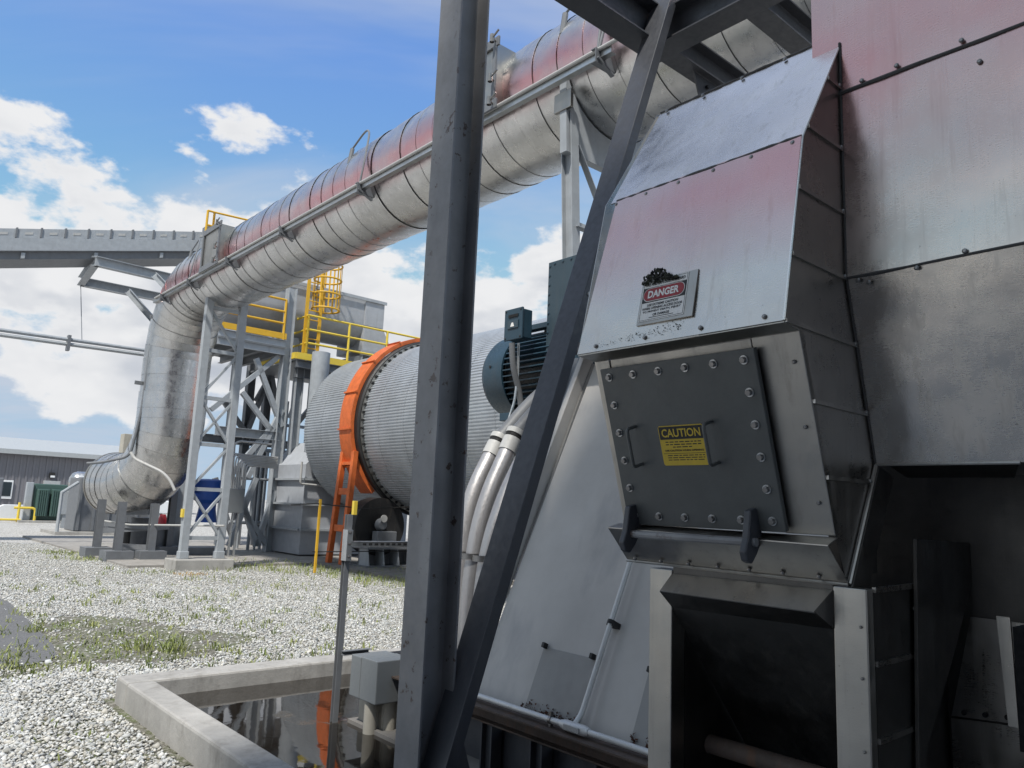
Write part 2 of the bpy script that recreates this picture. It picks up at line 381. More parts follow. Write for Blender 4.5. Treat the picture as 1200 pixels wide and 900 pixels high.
g = MB(); g.box(PB0, PB1, PA0, PA1, -.25, -.10); structure('pit_floor', g, m_mud)
wm = Mat('standing_water', (.06, .045, .03), .03); wm.set(IOR=1.7, Specular_IOR_Level=.9)
wn1 = wm.noise(3.5, 3, .5); wm.bump(wn1, .035, .02)
sc_ = wm.rng(wm.noise(1.6, 6, .7, loc=(4, 2, 0)), .60, .72); wm.set(Roughness=wm.rng(sc_, 0, 1, .03, .5), Base_Color=wm.mix(sc_, (.014, .011, .008), (.10, .085, .065)))
g = MB(); g.poly([(PB0+.05, PA0, .075), (PB1, PA0, .075), (PB1, PA1-.05, .075), (PB0+.05, PA1-.05, .075)]); structure('water', g, wm.m)
# concrete pads and the old asphalt path
g = MB(); g.box(5.0, 24, 18.0, 30, -.1, .06); structure('tower_slab', g, m_pad)
g = MB(); g.box(9.2, 20, 12.5, 17.898, -.1, .09); structure('drum_slab', g, m_pier)
am = Mat('old_asphalt', (.13, .13, .135), .9); an = am.noise(60, 5, .7)
am.set(Base_Color=am.mix(am.rng(an, .3, .7), (.075, .078, .085), (.18, .18, .18))); am.bump(an, .6, .006)
tip = [S(x, y, z=0) for x, y in ((-160, 690), (-40, 690), (10, 707), (40, 735), (62, 758), (66, 772), (40, 781), (0, 788), (-60, 800), (-200, 830))]
g = MB(); g.poly([(p[0], p[1], .022) for p in tip]); structure('asphalt_path', g, am.m)
# dark mossy soil showing through the gravel
def blob(pts, z, seed, n=90):
    rg = random.Random(seed); c = [sum(p[i] for p in pts)/len(pts) for i in (0, 1)]
    o = []
    for i in range(len(pts)):
        p, q = pts[i], pts[(i+1) % len(pts)]
        for k in range(n//len(pts)):
            t = k*len(pts)/n; j = 1+rg.uniform(-.13, .13)
            o.append((c[0]+(p[0]*(1-t)+q[0]*t-c[0])*j, c[1]+(p[1]*(1-t)+q[1]*t-c[1])*j, z))
    return o
sm = Mat('mossy_soil', (.10, .09, .06), .95); s1 = sm.noise(3, 6, .65); s2 = sm.noise(28, 5, .7)
sm.set(Base_Color=sm.mix(sm.rng(s2, .45, .62), sm.mix(sm.rng(s1, .4, .62), (.085, .078, .062), (.085, .105, .035)), (.26, .25, .22))); sm.bump(s2, .8, .02)
soil_px = [(30, 738), (75, 722), (150, 725), (215, 738), (300, 748), (255, 768), (180, 778), (90, 782), (20, 796), (-30, 800), (45, 775)]
SOIL = [S(x, y, z=0) for x, y in soil_px]
g = MB(); g.poly(blob(SOIL, .012, 3)); structure('mossy_soil', g, sm.m)
CURB_PATCH = [S(x, y, z=0) for x, y in ((20, 815), (70, 800), (128, 788), (140, 800), (140, 826), (190, 868), (232, 902), (225, 960), (110, 960), (60, 900), (30, 860))]
g = MB(); g.poly(blob(CURB_PATCH, .008, 9)); structure('curb_patch', g, sm.m)  # dark mottled ground patch beside the curb, with thinner gravel
# ---- loose stones (uncountable)
def stones(n, Y0, Y1, zmax=0.0):
    out_ = []
    while len(out_) < n:
        u = RNG.random((n, 2)); Y = np.sqrt(Y0*Y0+(Y1*Y1-Y0*Y0)*u[:, 0]); X = Y*(-.74+u[:, 1]*.70)
        b = X*Bv.x+Y*Bv.y; a = X*Av.x+Y*Av.y
        ok = ~((b > 1.80) & (b < 9.2) & (a < 6.75)) & ~((a > 17.85) & (b > 5.65)) & ~((b > 9.15) & (a > 12.4))
        out_ += list(zip(b[ok], a[ok]))
    return np.array(out_[:n])
def inpoly(p, poly):
    x, y = p[:, 0], p[:, 1]; r = np.zeros(len(p), bool); j = len(poly)-1
    for i in range(len(poly)):
        xi, yi, xj, yj = poly[i][0], poly[i][1], poly[j][0], poly[j][1]
        c_ = ((yi > y) != (yj > y)) & (x < (xj-xi)*(y-yi)/(yj-yi+1e-9)+xi); r ^= c_; j = i
    return r
pos = np.vstack([stones(44000, 3.2, 7.5), stones(80000, 7.5, 14), stones(44000, 14, 23)])
inside = inpoly(pos, tip); soil_in = inpoly(pos, SOIL)
keep = (~inside | (RNG.random(len(pos)) < .06)) & (~soil_in | (RNG.random(len(pos)) < .13)) & (~inpoly(pos, CURB_PATCH) | (RNG.random(len(pos)) < .55)); pos = pos[keep]
N = len(pos)
octv = np.array([(1, 0, 0), (-1, 0, 0), (0, 1, 0), (0, -1, 0), (0, 0, 1), (0, 0, -1)], float)
octf = np.array([(0, 2, 4), (2, 1, 4), (1, 3, 4), (3, 0, 4), (2, 0, 5), (1, 2, 5), (3, 1, 5), (0, 3, 5)])
sz = RNG.uniform(.006, .019, (N, 1, 1))*np.where(RNG.random((N, 1, 1)) < .05, 1.7, 1.0)*np.stack([RNG.uniform(.7, 1.4, N), RNG.uniform(.7, 1.4, N), RNG.uniform(.45, .85, N)], 1)[:, None, :]
vv = octv[None]*sz*(1+RNG.uniform(-.3, .3, (N, 6, 1)))
th = RNG.uniform(0, 6.28, N); tx = RNG.uniform(-.5, .5, N)
cy, sy = np.cos(tx)[:, None], np.sin(tx)[:, None]
vx, vy, vz = vv[..., 0].copy(), vv[..., 1].copy(), vv[..., 2].copy()
vy, vz = vy*cy-vz*sy, vy*sy+vz*cy
ct, st = np.cos(th)[:, None], np.sin(th)[:, None]
vx, vy = vx*ct-vy*st, vx*st+vy*ct
vv = np.stack([vx+pos[:, :1], vy+pos[:, 1:2], vz+RNG.uniform(.004, .02, (N, 1))], -1).reshape(-1, 3)
ff = (octf[None]+np.arange(N)[:, None, None]*6).reshape(-1, 3)
me = bpy.data.meshes.new('gravel'); me.vertices.add(len(vv)); me.vertices.foreach_set('co', vv.ravel().astype(np.float32))
me.loops.add(ff.size); me.loops.foreach_set('vertex_index', ff.ravel().astype(np.int32))
me.polygons.add(len(ff)); me.polygons.foreach_set('loop_start', np.arange(0, ff.size, 3, dtype=np.int32))
me.update(calc_edges=True)
ca = me.color_attributes.new('stone', 'FLOAT_COLOR', 'POINT')
g0 = np.clip(RNG.normal(.44, .105, (N, 1)), .14, .70); warm = RNG.uniform(-.03, .03, (N, 1))
cc = np.concatenate([g0+warm*.6, g0, g0-warm*.9-.02, np.ones((N, 1))], 1); ca.data.foreach_set('color', np.repeat(cc, 6, 0).ravel().astype(np.float32))
stm = Mat('stone', (.45, .44, .42), .85); at_ = stm.n('ShaderNodeAttribute', attribute_name='stone'); stm.l(at_.outputs['Color'], stm.b.inputs['Base Color'])
me.materials.append(stm.m); go = bpy.data.objects.new('gravel', me); COL.objects.link(go); place(go, (0, 0, 0)); go['kind'] = 'stuff'; go['label'] = 'pale crushed limestone gravel covering the yard'
# ---- weeds: thin blades as one uncountable mass, bigger clumps as plants of their own
def blades(mb, c, n, rad, h, rg, spread=.6, w=.006):
    for _ in range(n):
        t = rg.uniform(0, 6.28); r = rad*math.sqrt(rg.random()); x, y = c[0]+r*math.cos(t), c[1]+r*math.sin(t)
        hh = h*rg.uniform(.4, 1.1); dx, dy = rg.uniform(-spread, spread)*hh, rg.uniform(-spread, spread)*hh; q = rg.uniform(0, 3.14); wx, wy = w*math.cos(q), w*math.sin(q)
        z0 = c[2] if len(c) > 2 else 0
        p0 = (x-wx, y-wy, z0); p1 = (x+wx, y+wy, z0); m0 = (x+dx*.4-wx*.9, y+dy*.4-wy*.9, z0+hh*.6); m1_ = (x+dx*.4+wx*.9, y+dy*.4+wy*.9, z0+hh*.6); tp = (x+dx, y+dy, z0+hh*rg.uniform(.7, 1))
        mb.add([p0, p1, m1_, m0, tp], [(0, 1, 2, 3), (3, 2, 4)])
wmat = Mat('weed_green', (.10, .15, .035), .6); wo = wmat.noise(2.5, 3, .6)
wmat.set(Base_Color=wmat.mix(wmat.rng(wo, .35, .65), (.13, .18, .04), (.33, .35, .13)))
dmat = Mat('dry_weed', (.42, .27, .09), .8)
g = MB(); rg = random.Random(5)
for (x, y, r, n, h) in [(70, 735, .35, 60, .07), (110, 752, .4, 80, .06), (45, 778, .35, 80, .06), (25, 765, .2, 60, .06), (10, 792, .3, 80, .07), (160, 760, .4, 70, .05), (90, 655, .5, 90, .12), (80, 650, .4, 80, .12), (110, 657, .4, 70, .1), (60, 648, .4, 60, .1), (130, 640, .4, 50, .1),
                      (175, 640, .4, 50, .12), (165, 672, .4, 40, .1), (275, 668, .7, 90, .16), (300, 662, .8, 120, .16), (340, 668, .8, 110, .16), (365, 672, .7, 110, .14), (385, 664, .6, 90, .14), (430, 678, .7, 130, .15), (455, 684, .6, 120, .16), (462, 672, .6, 90, .15), (445, 668, .6, 90, .14), (410, 672, .6, 60, .14),
                      (250, 680, .5, 40, .12), (330, 690, .6, 40, .1), (240, 705, .4, 30, .1), (160, 735, .4, 30, .07), (200, 725, .4, 30, .1), (205, 772, .25, 30, .08), (140, 768, .3, 40, .06), (30, 690, .5, 30, .09), (120, 700, .6, 24, .08), (290, 772, .3, 20, .06), (350, 765, .3, 20, .06), (60, 860, .25, 14, .06), (110, 880, .2, 12, .06)]:
    p = S(x, y, z=0); blades(g, (p[0], p[1], 0), int(n*1.6), r*1.25, h*1.0, rg, .6, .007)
for _ in range(260):
    p = S(rg.uniform(-20, 470), rg.uniform(655, 790), z=0)
    if p[1] > 6.8 and p[1] < 18: blades(g, (p[0], p[1], 0), 9, .08, rg.uniform(.04, .16), rg, .6, .006)
o = solo('weeds', 'thin green weeds sprouting through the gravel', None, g, wmat.m, (0, 0, 0), kind='stuff')
o = solo('dry_grass', 'withered tan grass beside the tower footing', None, (lambda m: (blades(m, S(222, 674, z=0), 120, .35, .07, rg), m)[1])(MB()), dmat.m, (0, 0, 0), kind='stuff')
for (x, y, h, n, lab) in [(205, 765, .26, 70, 'taller leafy weed clump nearest the concrete curb'), (167, 762, .22, 55, 'leafy weed clump left of the tallest clump, on bare soil'), (192, 702, .14, 40, 'small weed clump alone in the pale gravel'), (37, 742, .12, 60, 'low round weed tuft beside the asphalt tip')]:
    p = S(x, y, z=0); g = MB(); blades(g, (p[0], p[1], 0), n, .14, h, rg, .8, .005)
    solo('weed_clump', lab, 'weed', g, wmat.m, (p[0], p[1], 0), 'weed clumps in the gravel')
# ------------------------------------------------------------------ containment curb round the pit
t = thing('containment_curb', 'low L-shaped concrete curb around the flooded pit', 'curb', (2, 6.6, 0))
g = MB(); g.box(1.86, 2.06, -3, 6.36, -.25, .20); part(t, 'curb_wall', g, m_conc, .018)
g = MB(); g.box(1.86, 9, 6.362, 6.63, -.25, .203); part(t, 'curb_wall', g, m_conc, .018)
# ------------------------------------------------------------------ foreground steel frame
t = thing('steel_portal', 'dark grey steel column with leaning brace and overhead beams beside the stainless housing', 'steel frame', (2.35, 3.25, 0))
g = MB(); g.ibeam((2.35, 3.25, -.1), (2.35, 3.25, 6.4), .20, .20, .012, .009, up=(1, 0, 0)); part(t, 'column', g, m_steel, .002)
g = MB(); g.box(2.2, 2.5, 3.1, 3.4, -.1, .12); part(t, 'base_plate', g, m_pier)
bp, bq = V((2.24, 3.13, .12)), V((4.247, 3.13, 6.0))
bd = (bq-bp).normalized(); bx = bd.cross(V((0, 1, 0))).normalized()
g = MB(); w, dpt, tk = .175, .07, .012
# channel: web faces up-left, flanges point away from it
nb = V((-bd.z, 0, bd.x))
def chan(p, q):
    vs_ = []
    prof = [(-w/2, 0), (w/2, 0), (w/2, -dpt), (w/2-tk, -dpt), (w/2-tk, -tk), (-w/2+tk, -tk), (-w/2+tk, -dpt), (-w/2, -dpt)]
    for e in (p, q):
        for (u_, n_) in prof: vs_.append(e+V((0, 1, 0))*u_+nb*n_)
    k = len(prof); return vs_, [(i, (i+1) % k, k+(i+1) % k, k+i) for i in range(k)]+[tuple(range(k))[::-1], tuple(range(k, 2*k))]
g.add(*chan(bp, bq)); brace = part(t, 'brace', g, m_steel_d, .003)
for f_ in (.47,):
    c_ = bp+(bq-bp)*f_; g = MB(); g.lathe(c_+V((0, -w/2-.002, 0))+nb*-.035, (0, 1, 0), [(-.004, .0), (-.004, .013), (.004, .013)], 12); part(brace, 'bolt_hole', g, m_ivory)
g = MB(); g.poly([(2.45, 3.2, -.1), (2.75, 3.2, -.1), (2.52, 3.2, .55), (2.45, 3.2, .5)], .012, (0, 1, 0)); part(t, 'gusset', g, m_steel_d)
zt = 5.06
g = MB(); g.ibeam((2.2, 3.25, zt), (4.0, 3.25, zt), .30, .20, .014, .01); part(t, 'beam', g, m_steel_d, .002)
g = MB(); g.ibeam((4.24, 3.25, zt), (7.5, 3.25, zt), .22, .16, .014, .01); part(t, 'beam', g, m_steel_d, .002)
g = MB(); g.ibeam((4.12, 3.36, zt), (4.12, -1.0, zt), .26, .20, .014, .01); part(t, 'beam', g, m_steel_d, .002)
g = MB(); g.ibeam((4.24, 2.53, zt), (7.5, 2.53, zt), .22, .16, .014, .01); part(t, 'beam', g, m_steel_d, .002)
g = MB(); g.poly([(4.5, 3.22, 4.94), (4.86, 3.22, 4.94), (4.86, 3.22, 4.66), (4.62, 3.22, 4.66)], .014, (0, 1, 0)); gs = part(t, 'gusset', g, m_steel_d)
for (db, dz) in ((4.66, 4.87), (4.66, 4.78), (4.78, 4.87), (4.78, 4.78)):
    g = MB(); g.lathe((db, 3.22, dz), (0, -1, 0), [(0, .016), (.02, .016), (.02, 0)], 6); part(gs, 'bolt', g, m_black)
for z_ in (.18, .34):
    g = MB(); g.lathe((2.25, 3.22, z_), (-1, 0, 0), [(0, .014), (.018, .014), (.018, 0)], 6); part(t, 'bolt', g, m_screw)
# ------------------------------------------------------------------ foreground stainless fan housing
HA0, HA1 = 1.0, 1.735                     # near and far side of the projecting box
PROF = [(2.184, 3.11), (1.903, 2.658), (1.787, 2.109), (1.869, 2.10), (2.043, 1.555), (2.094, 1.44)]
t = thing('fan_housing', 'large stainless steel clad fan housing with projecting access box filling the right side', 'fan housing', (2.3, 1.0, 0)); HOUSE = t
def screw(parent, p, n, r=.008, mat=None, name='screw'):
    g = MB(); g.lathe(p, n, [(0, r), (.004, r), (.007, r*.55), (.007, 0)], 8); return part(parent, name, g, mat or m_screw)
# hood sheets
P0, P1, P2, F0, F1, L1 = PROF
def q(a, p): return (p[0], a, p[1])
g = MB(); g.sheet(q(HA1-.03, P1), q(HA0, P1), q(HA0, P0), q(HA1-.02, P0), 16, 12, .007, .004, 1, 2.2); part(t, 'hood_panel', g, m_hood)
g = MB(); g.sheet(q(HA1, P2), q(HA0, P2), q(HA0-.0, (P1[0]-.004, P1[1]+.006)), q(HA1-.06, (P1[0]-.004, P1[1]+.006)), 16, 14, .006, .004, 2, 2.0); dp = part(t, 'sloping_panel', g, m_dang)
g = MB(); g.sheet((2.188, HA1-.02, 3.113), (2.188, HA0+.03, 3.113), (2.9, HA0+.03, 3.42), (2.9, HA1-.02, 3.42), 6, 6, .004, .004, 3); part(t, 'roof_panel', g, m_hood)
# far side sheet closes the box
g = MB(); g.poly([q(HA1-.004, p) for p in PROF]+[(2.45, HA1-.004, 1.44), (2.45, HA1-.004, 3.11)], .003, (0, -1, 0)); part(t, 'side_panel', g, m_sside)
# seam lines: turned-down lap with ragged sealant
def seam(p, qq, n, r=.0035, seed=0, parent=t):
    rg_ = random.Random(seed); p, qq, n = V(p), V(qq), V(n); g = MB(); k = 30; pts = []; rr = []
    for i in range(k+1):
        f = i/k; pts.append(p.lerp(qq, f)+n*.002+V((0, 0, rg_.uniform(-.0012, .0012)))); rr.append(r*rg_.uniform(.7, 1.25))
    g.tube(pts, rr, 6); return part(parent, 'seam', g, m_seal)
seam(q(HA1-.06, P1), q(HA0, P1), (-.9, 0, .4), .0052, 3); seam(q(HA1-.02, P0), q(HA0+.02, P0), (-.6, 0, .8), .004, 4)
for i in range(6): screw(dp, q(HA1-.06-.13*i, (P1[0]-.004, P1[1]-.012)), (-.98, 0, .2), .007)
for i in range(4): screw(dp, q(HA1-.08-.2*i, (P2[0]+.003, P2[1]+.018)), (-.98, 0, .2), .007)
screw(dp, (1.875, 1.5, 2.49), (-.98, 0, .2), .007)
for i in range(5): screw(t, q(HA1-.06-.16*i, (P0[0]-.012, P0[1]-.012)), (-.85, 0, .5), .007)
# soffit under the eave, and the frame round the access door
def fp(a, z, off=0.0):                      # point on the down-tilted front face
    return (1.869+(2.10-z)*.3193-off*.953, a, z-off*.304)
g = MB(); g.poly([q(HA1, (P2[0]+.004, P2[1]-.002)), q(HA0, (P2[0]+.004, P2[1]-.002)), q(HA0+.0, F0), q(HA1, F0)], .003, (0, 0, -1)); part(t, 'soffit', g, m_trim)
DA0, DA1, DZ0, DZ1 = 1.125, 1.69, 1.575, 2.072
def strip(a0, a1, z0, z1, mat, name, off=0.0, thick=.02, bevel=.003, parent=None, label=None):
    c = [fp(a1, z0, off), fp(a0, z0, off), fp(a0, z1, off), fp(a1, z1, off)]
    g = MB(); g.poly(c, thick, (.953, 0, .304)); return part(parent or t, name, g, mat, bevel, label)
strip(HA0, DA0+.02, DZ0-.012, 2.098, m_trim, 'door_frame')
strip(DA1-.02, HA1, DZ0-.012, 2.098, m_trim, 'door_frame')
strip(DA0+.022, DA1-.022, DZ1-.02, 2.097, m_trim, 'door_frame', -.002)
strip(DA0-.03, DA1+.02, DZ0-.02, DZ1+.02, m_dark_ss, 'door_backing', -.03, .01)
for z_ in (1.65, 1.85, 2.02): screw(t, fp(HA0+.03, z_, .001), (-.95, 0, -.3), .006)
# bottom lip: ledge, tray face
g = MB(); g.poly([(2.035, HA1+.02, 1.566), (1.985, HA1+.025, 1.552), (1.985, HA0-.005, 1.540), (2.04, HA0-.005, 1.56)], .003, (0, 0, -1)); part(t, 'ledge', g, m_lip)
g = MB(); g.sheet((2.094, HA1+.03, 1.443), (2.094, HA0-.006, 1.437), (1.985, HA0-.006, 1.537), (1.985, HA1+.025, 1.549), 12, 4, .0015, .003, 5); lipf = part(t, 'lip_panel', g, m_lip)
g = MB(); g.tube([(2.092, HA1+.03, 1.441), (2.092, HA0-.006, 1.435)], .005, 6); part(t, 'hem', g, m_lip)
for i in range(7): screw(lipf, (2.078-.003, HA1-.02-.108*i, 1.452), (-.68, 0, -.73), .007)
# access door
door = strip(DA0, DA1, DZ0, DZ1, m_door, 'access_door', .030, .018, .002, label='dark grey bolted access door with two bar handles')
for a_ in np.linspace(DA0+.035, DA1-.035, 6):
    for z_ in (DZ0+.03, DZ1-.028):
        g = MB(); c = V(fp(a_, z_, .030)); n_ = V((-.953, 0, -.304)); g.lathe(c, n_, [(0, .013), (.003, .013), (.003, .009)], 18); w_ = part(door, 'washer', g, m_pipe)
        g = MB(); g.lathe(c+n_*.003, n_, [(0, .0095), (.008, .0095), (.0095, .008), (.0095, 0)], 6); part(door, 'bolt', g, m_screw)
for z_ in np.linspace(DZ0+.03, DZ1-.028, 6)[1:-1]:
    for a_ in (DA0+.035, DA1-.035):
        g = MB(); c = V(fp(a_, z_, .030)); n_ = V((-.953, 0, -.304)); g.lathe(c, n_, [(0, .013), (.003, .013), (.003, .009)], 18); part(door, 'washer', g, m_pipe)
        g = MB(); g.lathe(c+n_*.003, n_, [(0, .0095), (.008, .0095), (.0095, .008), (.0095, 0)], 6); part(door, 'bolt', g, m_screw)
for a_ in (1.585, 1.30):
    g = MB(); g.tube([fp(a_, 1.885, .03), fp(a_, 1.885, .075), fp(a_, 1.768, .075), fp(a_, 1.768, .03)], .0055, 8, fillet=.014); part(door, 'handle', g, m_door)
for a_ in (1.655, 1.215):                   # hinge ears on the bottom rail
    c = [(2.005, 1.635), (1.958, 1.622), (1.945, 1.545), (1.930, 1.508), (1.940, 1.482), (1.965, 1.475), (1.990, 1.500), (2.02, 1.545)]
    g = MB(); g.poly([(b, a_-.011, z) for b, z in c], .022, (0, 1, 0)); part(door, 'hinge_ear', g, m_steel_d, .004)
g = MB(); g.tube([(1.972, 1.67, 1.535), (1.972, 1.195, 1.535)], .0125, 10); part(door, 'hinge_bar', g, m_steel)
# near side return: one sheet every 0.2 m, folded seam between
def interp(z, tab):
    for (b0, z0), (b1, z1) in zip(tab, tab[1:]):
        if z0 >= z >= z1: return b0+(b1-b0)*(z0-z)/(z0-z1+1e-9)
    return tab[-1][0]
FR = [P0, P1, (P2[0]+.002, P2[1]), (F0[0], F0[1]), F1, L1]; BK = [(2.14, 3.2), (2.14, 2.30), (2.29, 1.77), (2.104, 1.44), (2.10, 1.4)]
lev = [3.03, 2.9, 2.70, 2.50, 2.30, 2.11, 1.915, 1.717, 1.45]
for i in range(len(lev)-1):
    zt_, zb_ = lev[i]-.004, lev[i+1]+.004
    zs = sorted({zt_, zb_, *[p[1] for p in FR+BK if zb_ < p[1] < zt_], *([2.1005] if zb_ < 2.1005 < zt_ else [])}, reverse=True)
    g = MB(); vs_ = []
    for z_ in zs: vs_ += [(interp(z_, FR)+.001, HA0, z_), (max(interp(z_, BK)-.002, interp(z_, FR)+.002), HA0, z_)]
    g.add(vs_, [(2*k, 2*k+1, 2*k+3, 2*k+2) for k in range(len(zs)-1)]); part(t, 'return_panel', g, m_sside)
    if 0 < i < len(lev)-1:
        z_ = lev[i]; g = MB(); g.bar((interp(z_, FR)+.004, HA0-.001, z_), (interp(z_, BK)-.004, HA0-.001, z_), .012, .011); part(t, 'folded_seam', g, m_lip)
        screw(t, (interp(z_, BK)-.014, HA0-.003, z_+.004), (0, -1, 0), .007)
g = MB(); g.box(2.11, 2.3, HA0+.006, HA0+.02, 1.46, 2.95); part(t, 'return_backing', g, m_dark_ss)
g = MB(); g.tube([(2.137, HA0-.004, 3.05), (2.137, HA0-.004, 2.7), (2.139, HA0-.004, 2.30), (2.21, HA0-.004, 2.04), (2.288, HA0-.004, 1.775)], .0042, 6); part(t, 'corner_sealant', g, m_seal)
# front edge fold catches the light
g = MB(); g.tube([q(HA0-.001, P0), q(HA0-.001, P1), q(HA0-.001, (P2[0]+.001, P2[1]))], .0035, 6); part(t, 'edge_fold', g, m_hood)
# big side panels
bg_a0 = -1.6
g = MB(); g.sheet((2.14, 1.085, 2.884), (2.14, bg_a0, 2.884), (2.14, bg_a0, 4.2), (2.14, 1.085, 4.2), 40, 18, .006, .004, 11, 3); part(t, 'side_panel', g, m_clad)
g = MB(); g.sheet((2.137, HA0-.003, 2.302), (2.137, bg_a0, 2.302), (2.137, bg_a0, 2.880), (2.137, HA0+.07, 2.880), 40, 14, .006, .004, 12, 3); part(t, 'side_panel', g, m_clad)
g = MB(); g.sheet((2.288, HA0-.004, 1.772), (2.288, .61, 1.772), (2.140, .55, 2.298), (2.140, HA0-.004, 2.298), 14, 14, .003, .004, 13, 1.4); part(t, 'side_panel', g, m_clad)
seam((2.137, 1.05, 2.882), (2.137, bg_a0, 2.882), (-1, 0, 0), .006, 21); seam((2.137, HA0-.003, 2.300), (2.137, bg_a0, 2.300), (-1, 0, 0), .0045, 22)
for (a_, z_) in ((.93, 2.895), (.83, 2.9), (.66, 2.9), (.62, 2.82), (.96, 2.287), (.93, 2.275), (.80, 2.29), (.68, 2.31)): screw(t, (2.134, a_, z_), (-1, 0, 0), .007)
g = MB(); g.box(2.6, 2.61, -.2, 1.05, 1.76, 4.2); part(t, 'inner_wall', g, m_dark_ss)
# bottom return lip and diagonal flange
g = MB(); g.poly([(2.286, .96, 1.769), (2.286, .63, 1.769), (2.42, .68, 1.74), (2.42, .96, 1.74)], .004, (0, 0, 1)); part(t, 'bottom_lip', g, m_dark_ss)
g = MB(); g.tube([(2.286, HA0-.005, 1.770), (2.286, .628, 1.770)], .004, 6); part(t, 'hem', g, m_lip)
g = MB(); g.poly([(2.288, .985, 1.766), (2.385, .985, 1.74), (2.20, .985, 1.43), (2.098, .985, 1.43)], .006, (0, 1, 0)); part(t, 'diagonal_flange', g, m_dark_ss, .001)
g = MB(); g.tube([(2.286, HA0-.006, 1.768), (2.096, HA0-.006, 1.438)], .006, 6); part(t, 'hem', g, m_lip)
# lower inlet: posts, hooded lip, dark throat
g = MB(); g.box(2.09, 2.16, 1.574, 1.664, -.1, 1.425); part(t, 'inlet_post', g, m_trim, .003)
g = MB(); g.box(2.09, 2.13, .945, 1.036, -.1, 1.428); ip = part(t, 'inlet_post', g, m_trim, .003)
for z_ in (1.33, 1.2, 1.02): screw(ip, (2.089, .962, z_), (-1, 0, 0), .004); 
g = MB(); g.sheet((2.026, 1.573, 1.362), (2.028, 1.055, 1.360), (2.092, 1.037, 1.418), (2.088, 1.572, 1.414), 10, 4, .001, .003, 31); part(t, 'inlet_lip', g, m_lip)
g = MB(); g.sheet((2.09, 1.573, 1.308), (2.10, 1.037, 1.312), (2.028, 1.055, 1.357), (2.026, 1.573, 1.359), 10, 4, .001, .003, 32); part(t, 'inlet_lip', g, m_dark_ss)
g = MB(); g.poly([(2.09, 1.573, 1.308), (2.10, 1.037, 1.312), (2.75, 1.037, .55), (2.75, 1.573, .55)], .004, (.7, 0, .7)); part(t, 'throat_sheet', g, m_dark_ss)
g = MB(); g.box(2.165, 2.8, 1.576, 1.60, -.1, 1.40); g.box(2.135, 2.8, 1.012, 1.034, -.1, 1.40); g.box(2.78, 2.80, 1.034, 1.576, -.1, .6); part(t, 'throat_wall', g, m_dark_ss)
g = MB(); g.tube([(2.30, 1.574, .86), (2.30, 1.036, .86)], .03, 12); part(t, 'cross_pipe', g, m_rust)
g = MB(); g.box(2.094, 2.13, 1.038, 1.572, 1.405, 1.437); part(t, 'inlet_header', g, m_dark_ss)
g = MB(); g.poly([(2.024, 1.058, 1.361), (2.094, 1.0365, 1.42), (2.102, 1.0365, 1.308)], .003, (0, -1, 0)); part(t, 'lip_end', g, m_dark_ss)
lv = [1.425, 1.235, 1.043, .85, .65, 0]
for i in range(5):
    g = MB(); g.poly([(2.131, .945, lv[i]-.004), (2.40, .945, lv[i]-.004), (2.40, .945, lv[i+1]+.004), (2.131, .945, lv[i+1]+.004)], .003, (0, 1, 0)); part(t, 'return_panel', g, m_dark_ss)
    g = MB(); g.bar((2.131, .943, lv[i]), (2.40, .943, lv[i]+.003), .01, .014); part(t, 'folded_seam', g, m_sside)
    screw(t, (2.38, .943, lv[i]-.06), (0, -1, 0), .005)
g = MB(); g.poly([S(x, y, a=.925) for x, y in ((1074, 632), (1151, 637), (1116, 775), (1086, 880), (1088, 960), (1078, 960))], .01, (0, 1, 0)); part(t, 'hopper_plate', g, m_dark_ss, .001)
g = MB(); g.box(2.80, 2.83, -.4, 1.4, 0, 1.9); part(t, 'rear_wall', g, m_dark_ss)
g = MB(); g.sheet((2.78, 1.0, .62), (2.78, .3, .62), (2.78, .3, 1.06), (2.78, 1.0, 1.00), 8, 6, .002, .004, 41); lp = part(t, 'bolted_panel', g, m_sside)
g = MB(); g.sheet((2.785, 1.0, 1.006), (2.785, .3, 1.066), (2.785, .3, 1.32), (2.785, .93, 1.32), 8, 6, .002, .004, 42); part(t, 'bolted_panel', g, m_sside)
for i in range(5): screw(lp, (2.778, .96-.06*i, 1.025+.006*i), (-1, 0, 0), .008, m_black, 'bolt')
g = MB(); g.poly([(2.6, .80, 1.35), (2.6, .765, 1.35), (2.6, .76, 1.05), (2.6, .785, 1.05)], .01, (1, 0, 0)); part(t, 'splash_strip', g, m_trim)
g = MB(); g.box(2.55, 2.78, .52, .745, 1.0, 1.33); g.lathe((2.62, .60, 1.0), (0, 0, 1), [(-.05, 0), (-.05, .10), (.0, .10)], 16); part(t, 'drive_guard', g, m_rubber)
g = MB(); g.tube([(2.5, .85, .86), (2.5, .2, .86)], .05, 14); part(t, 'shaft', g, m_black)
g = MB(); g.channel((2.45, 1.2, .70), (2.45, .1, .70), .12, .1); part(t, 'base_channel', g, m_rust)
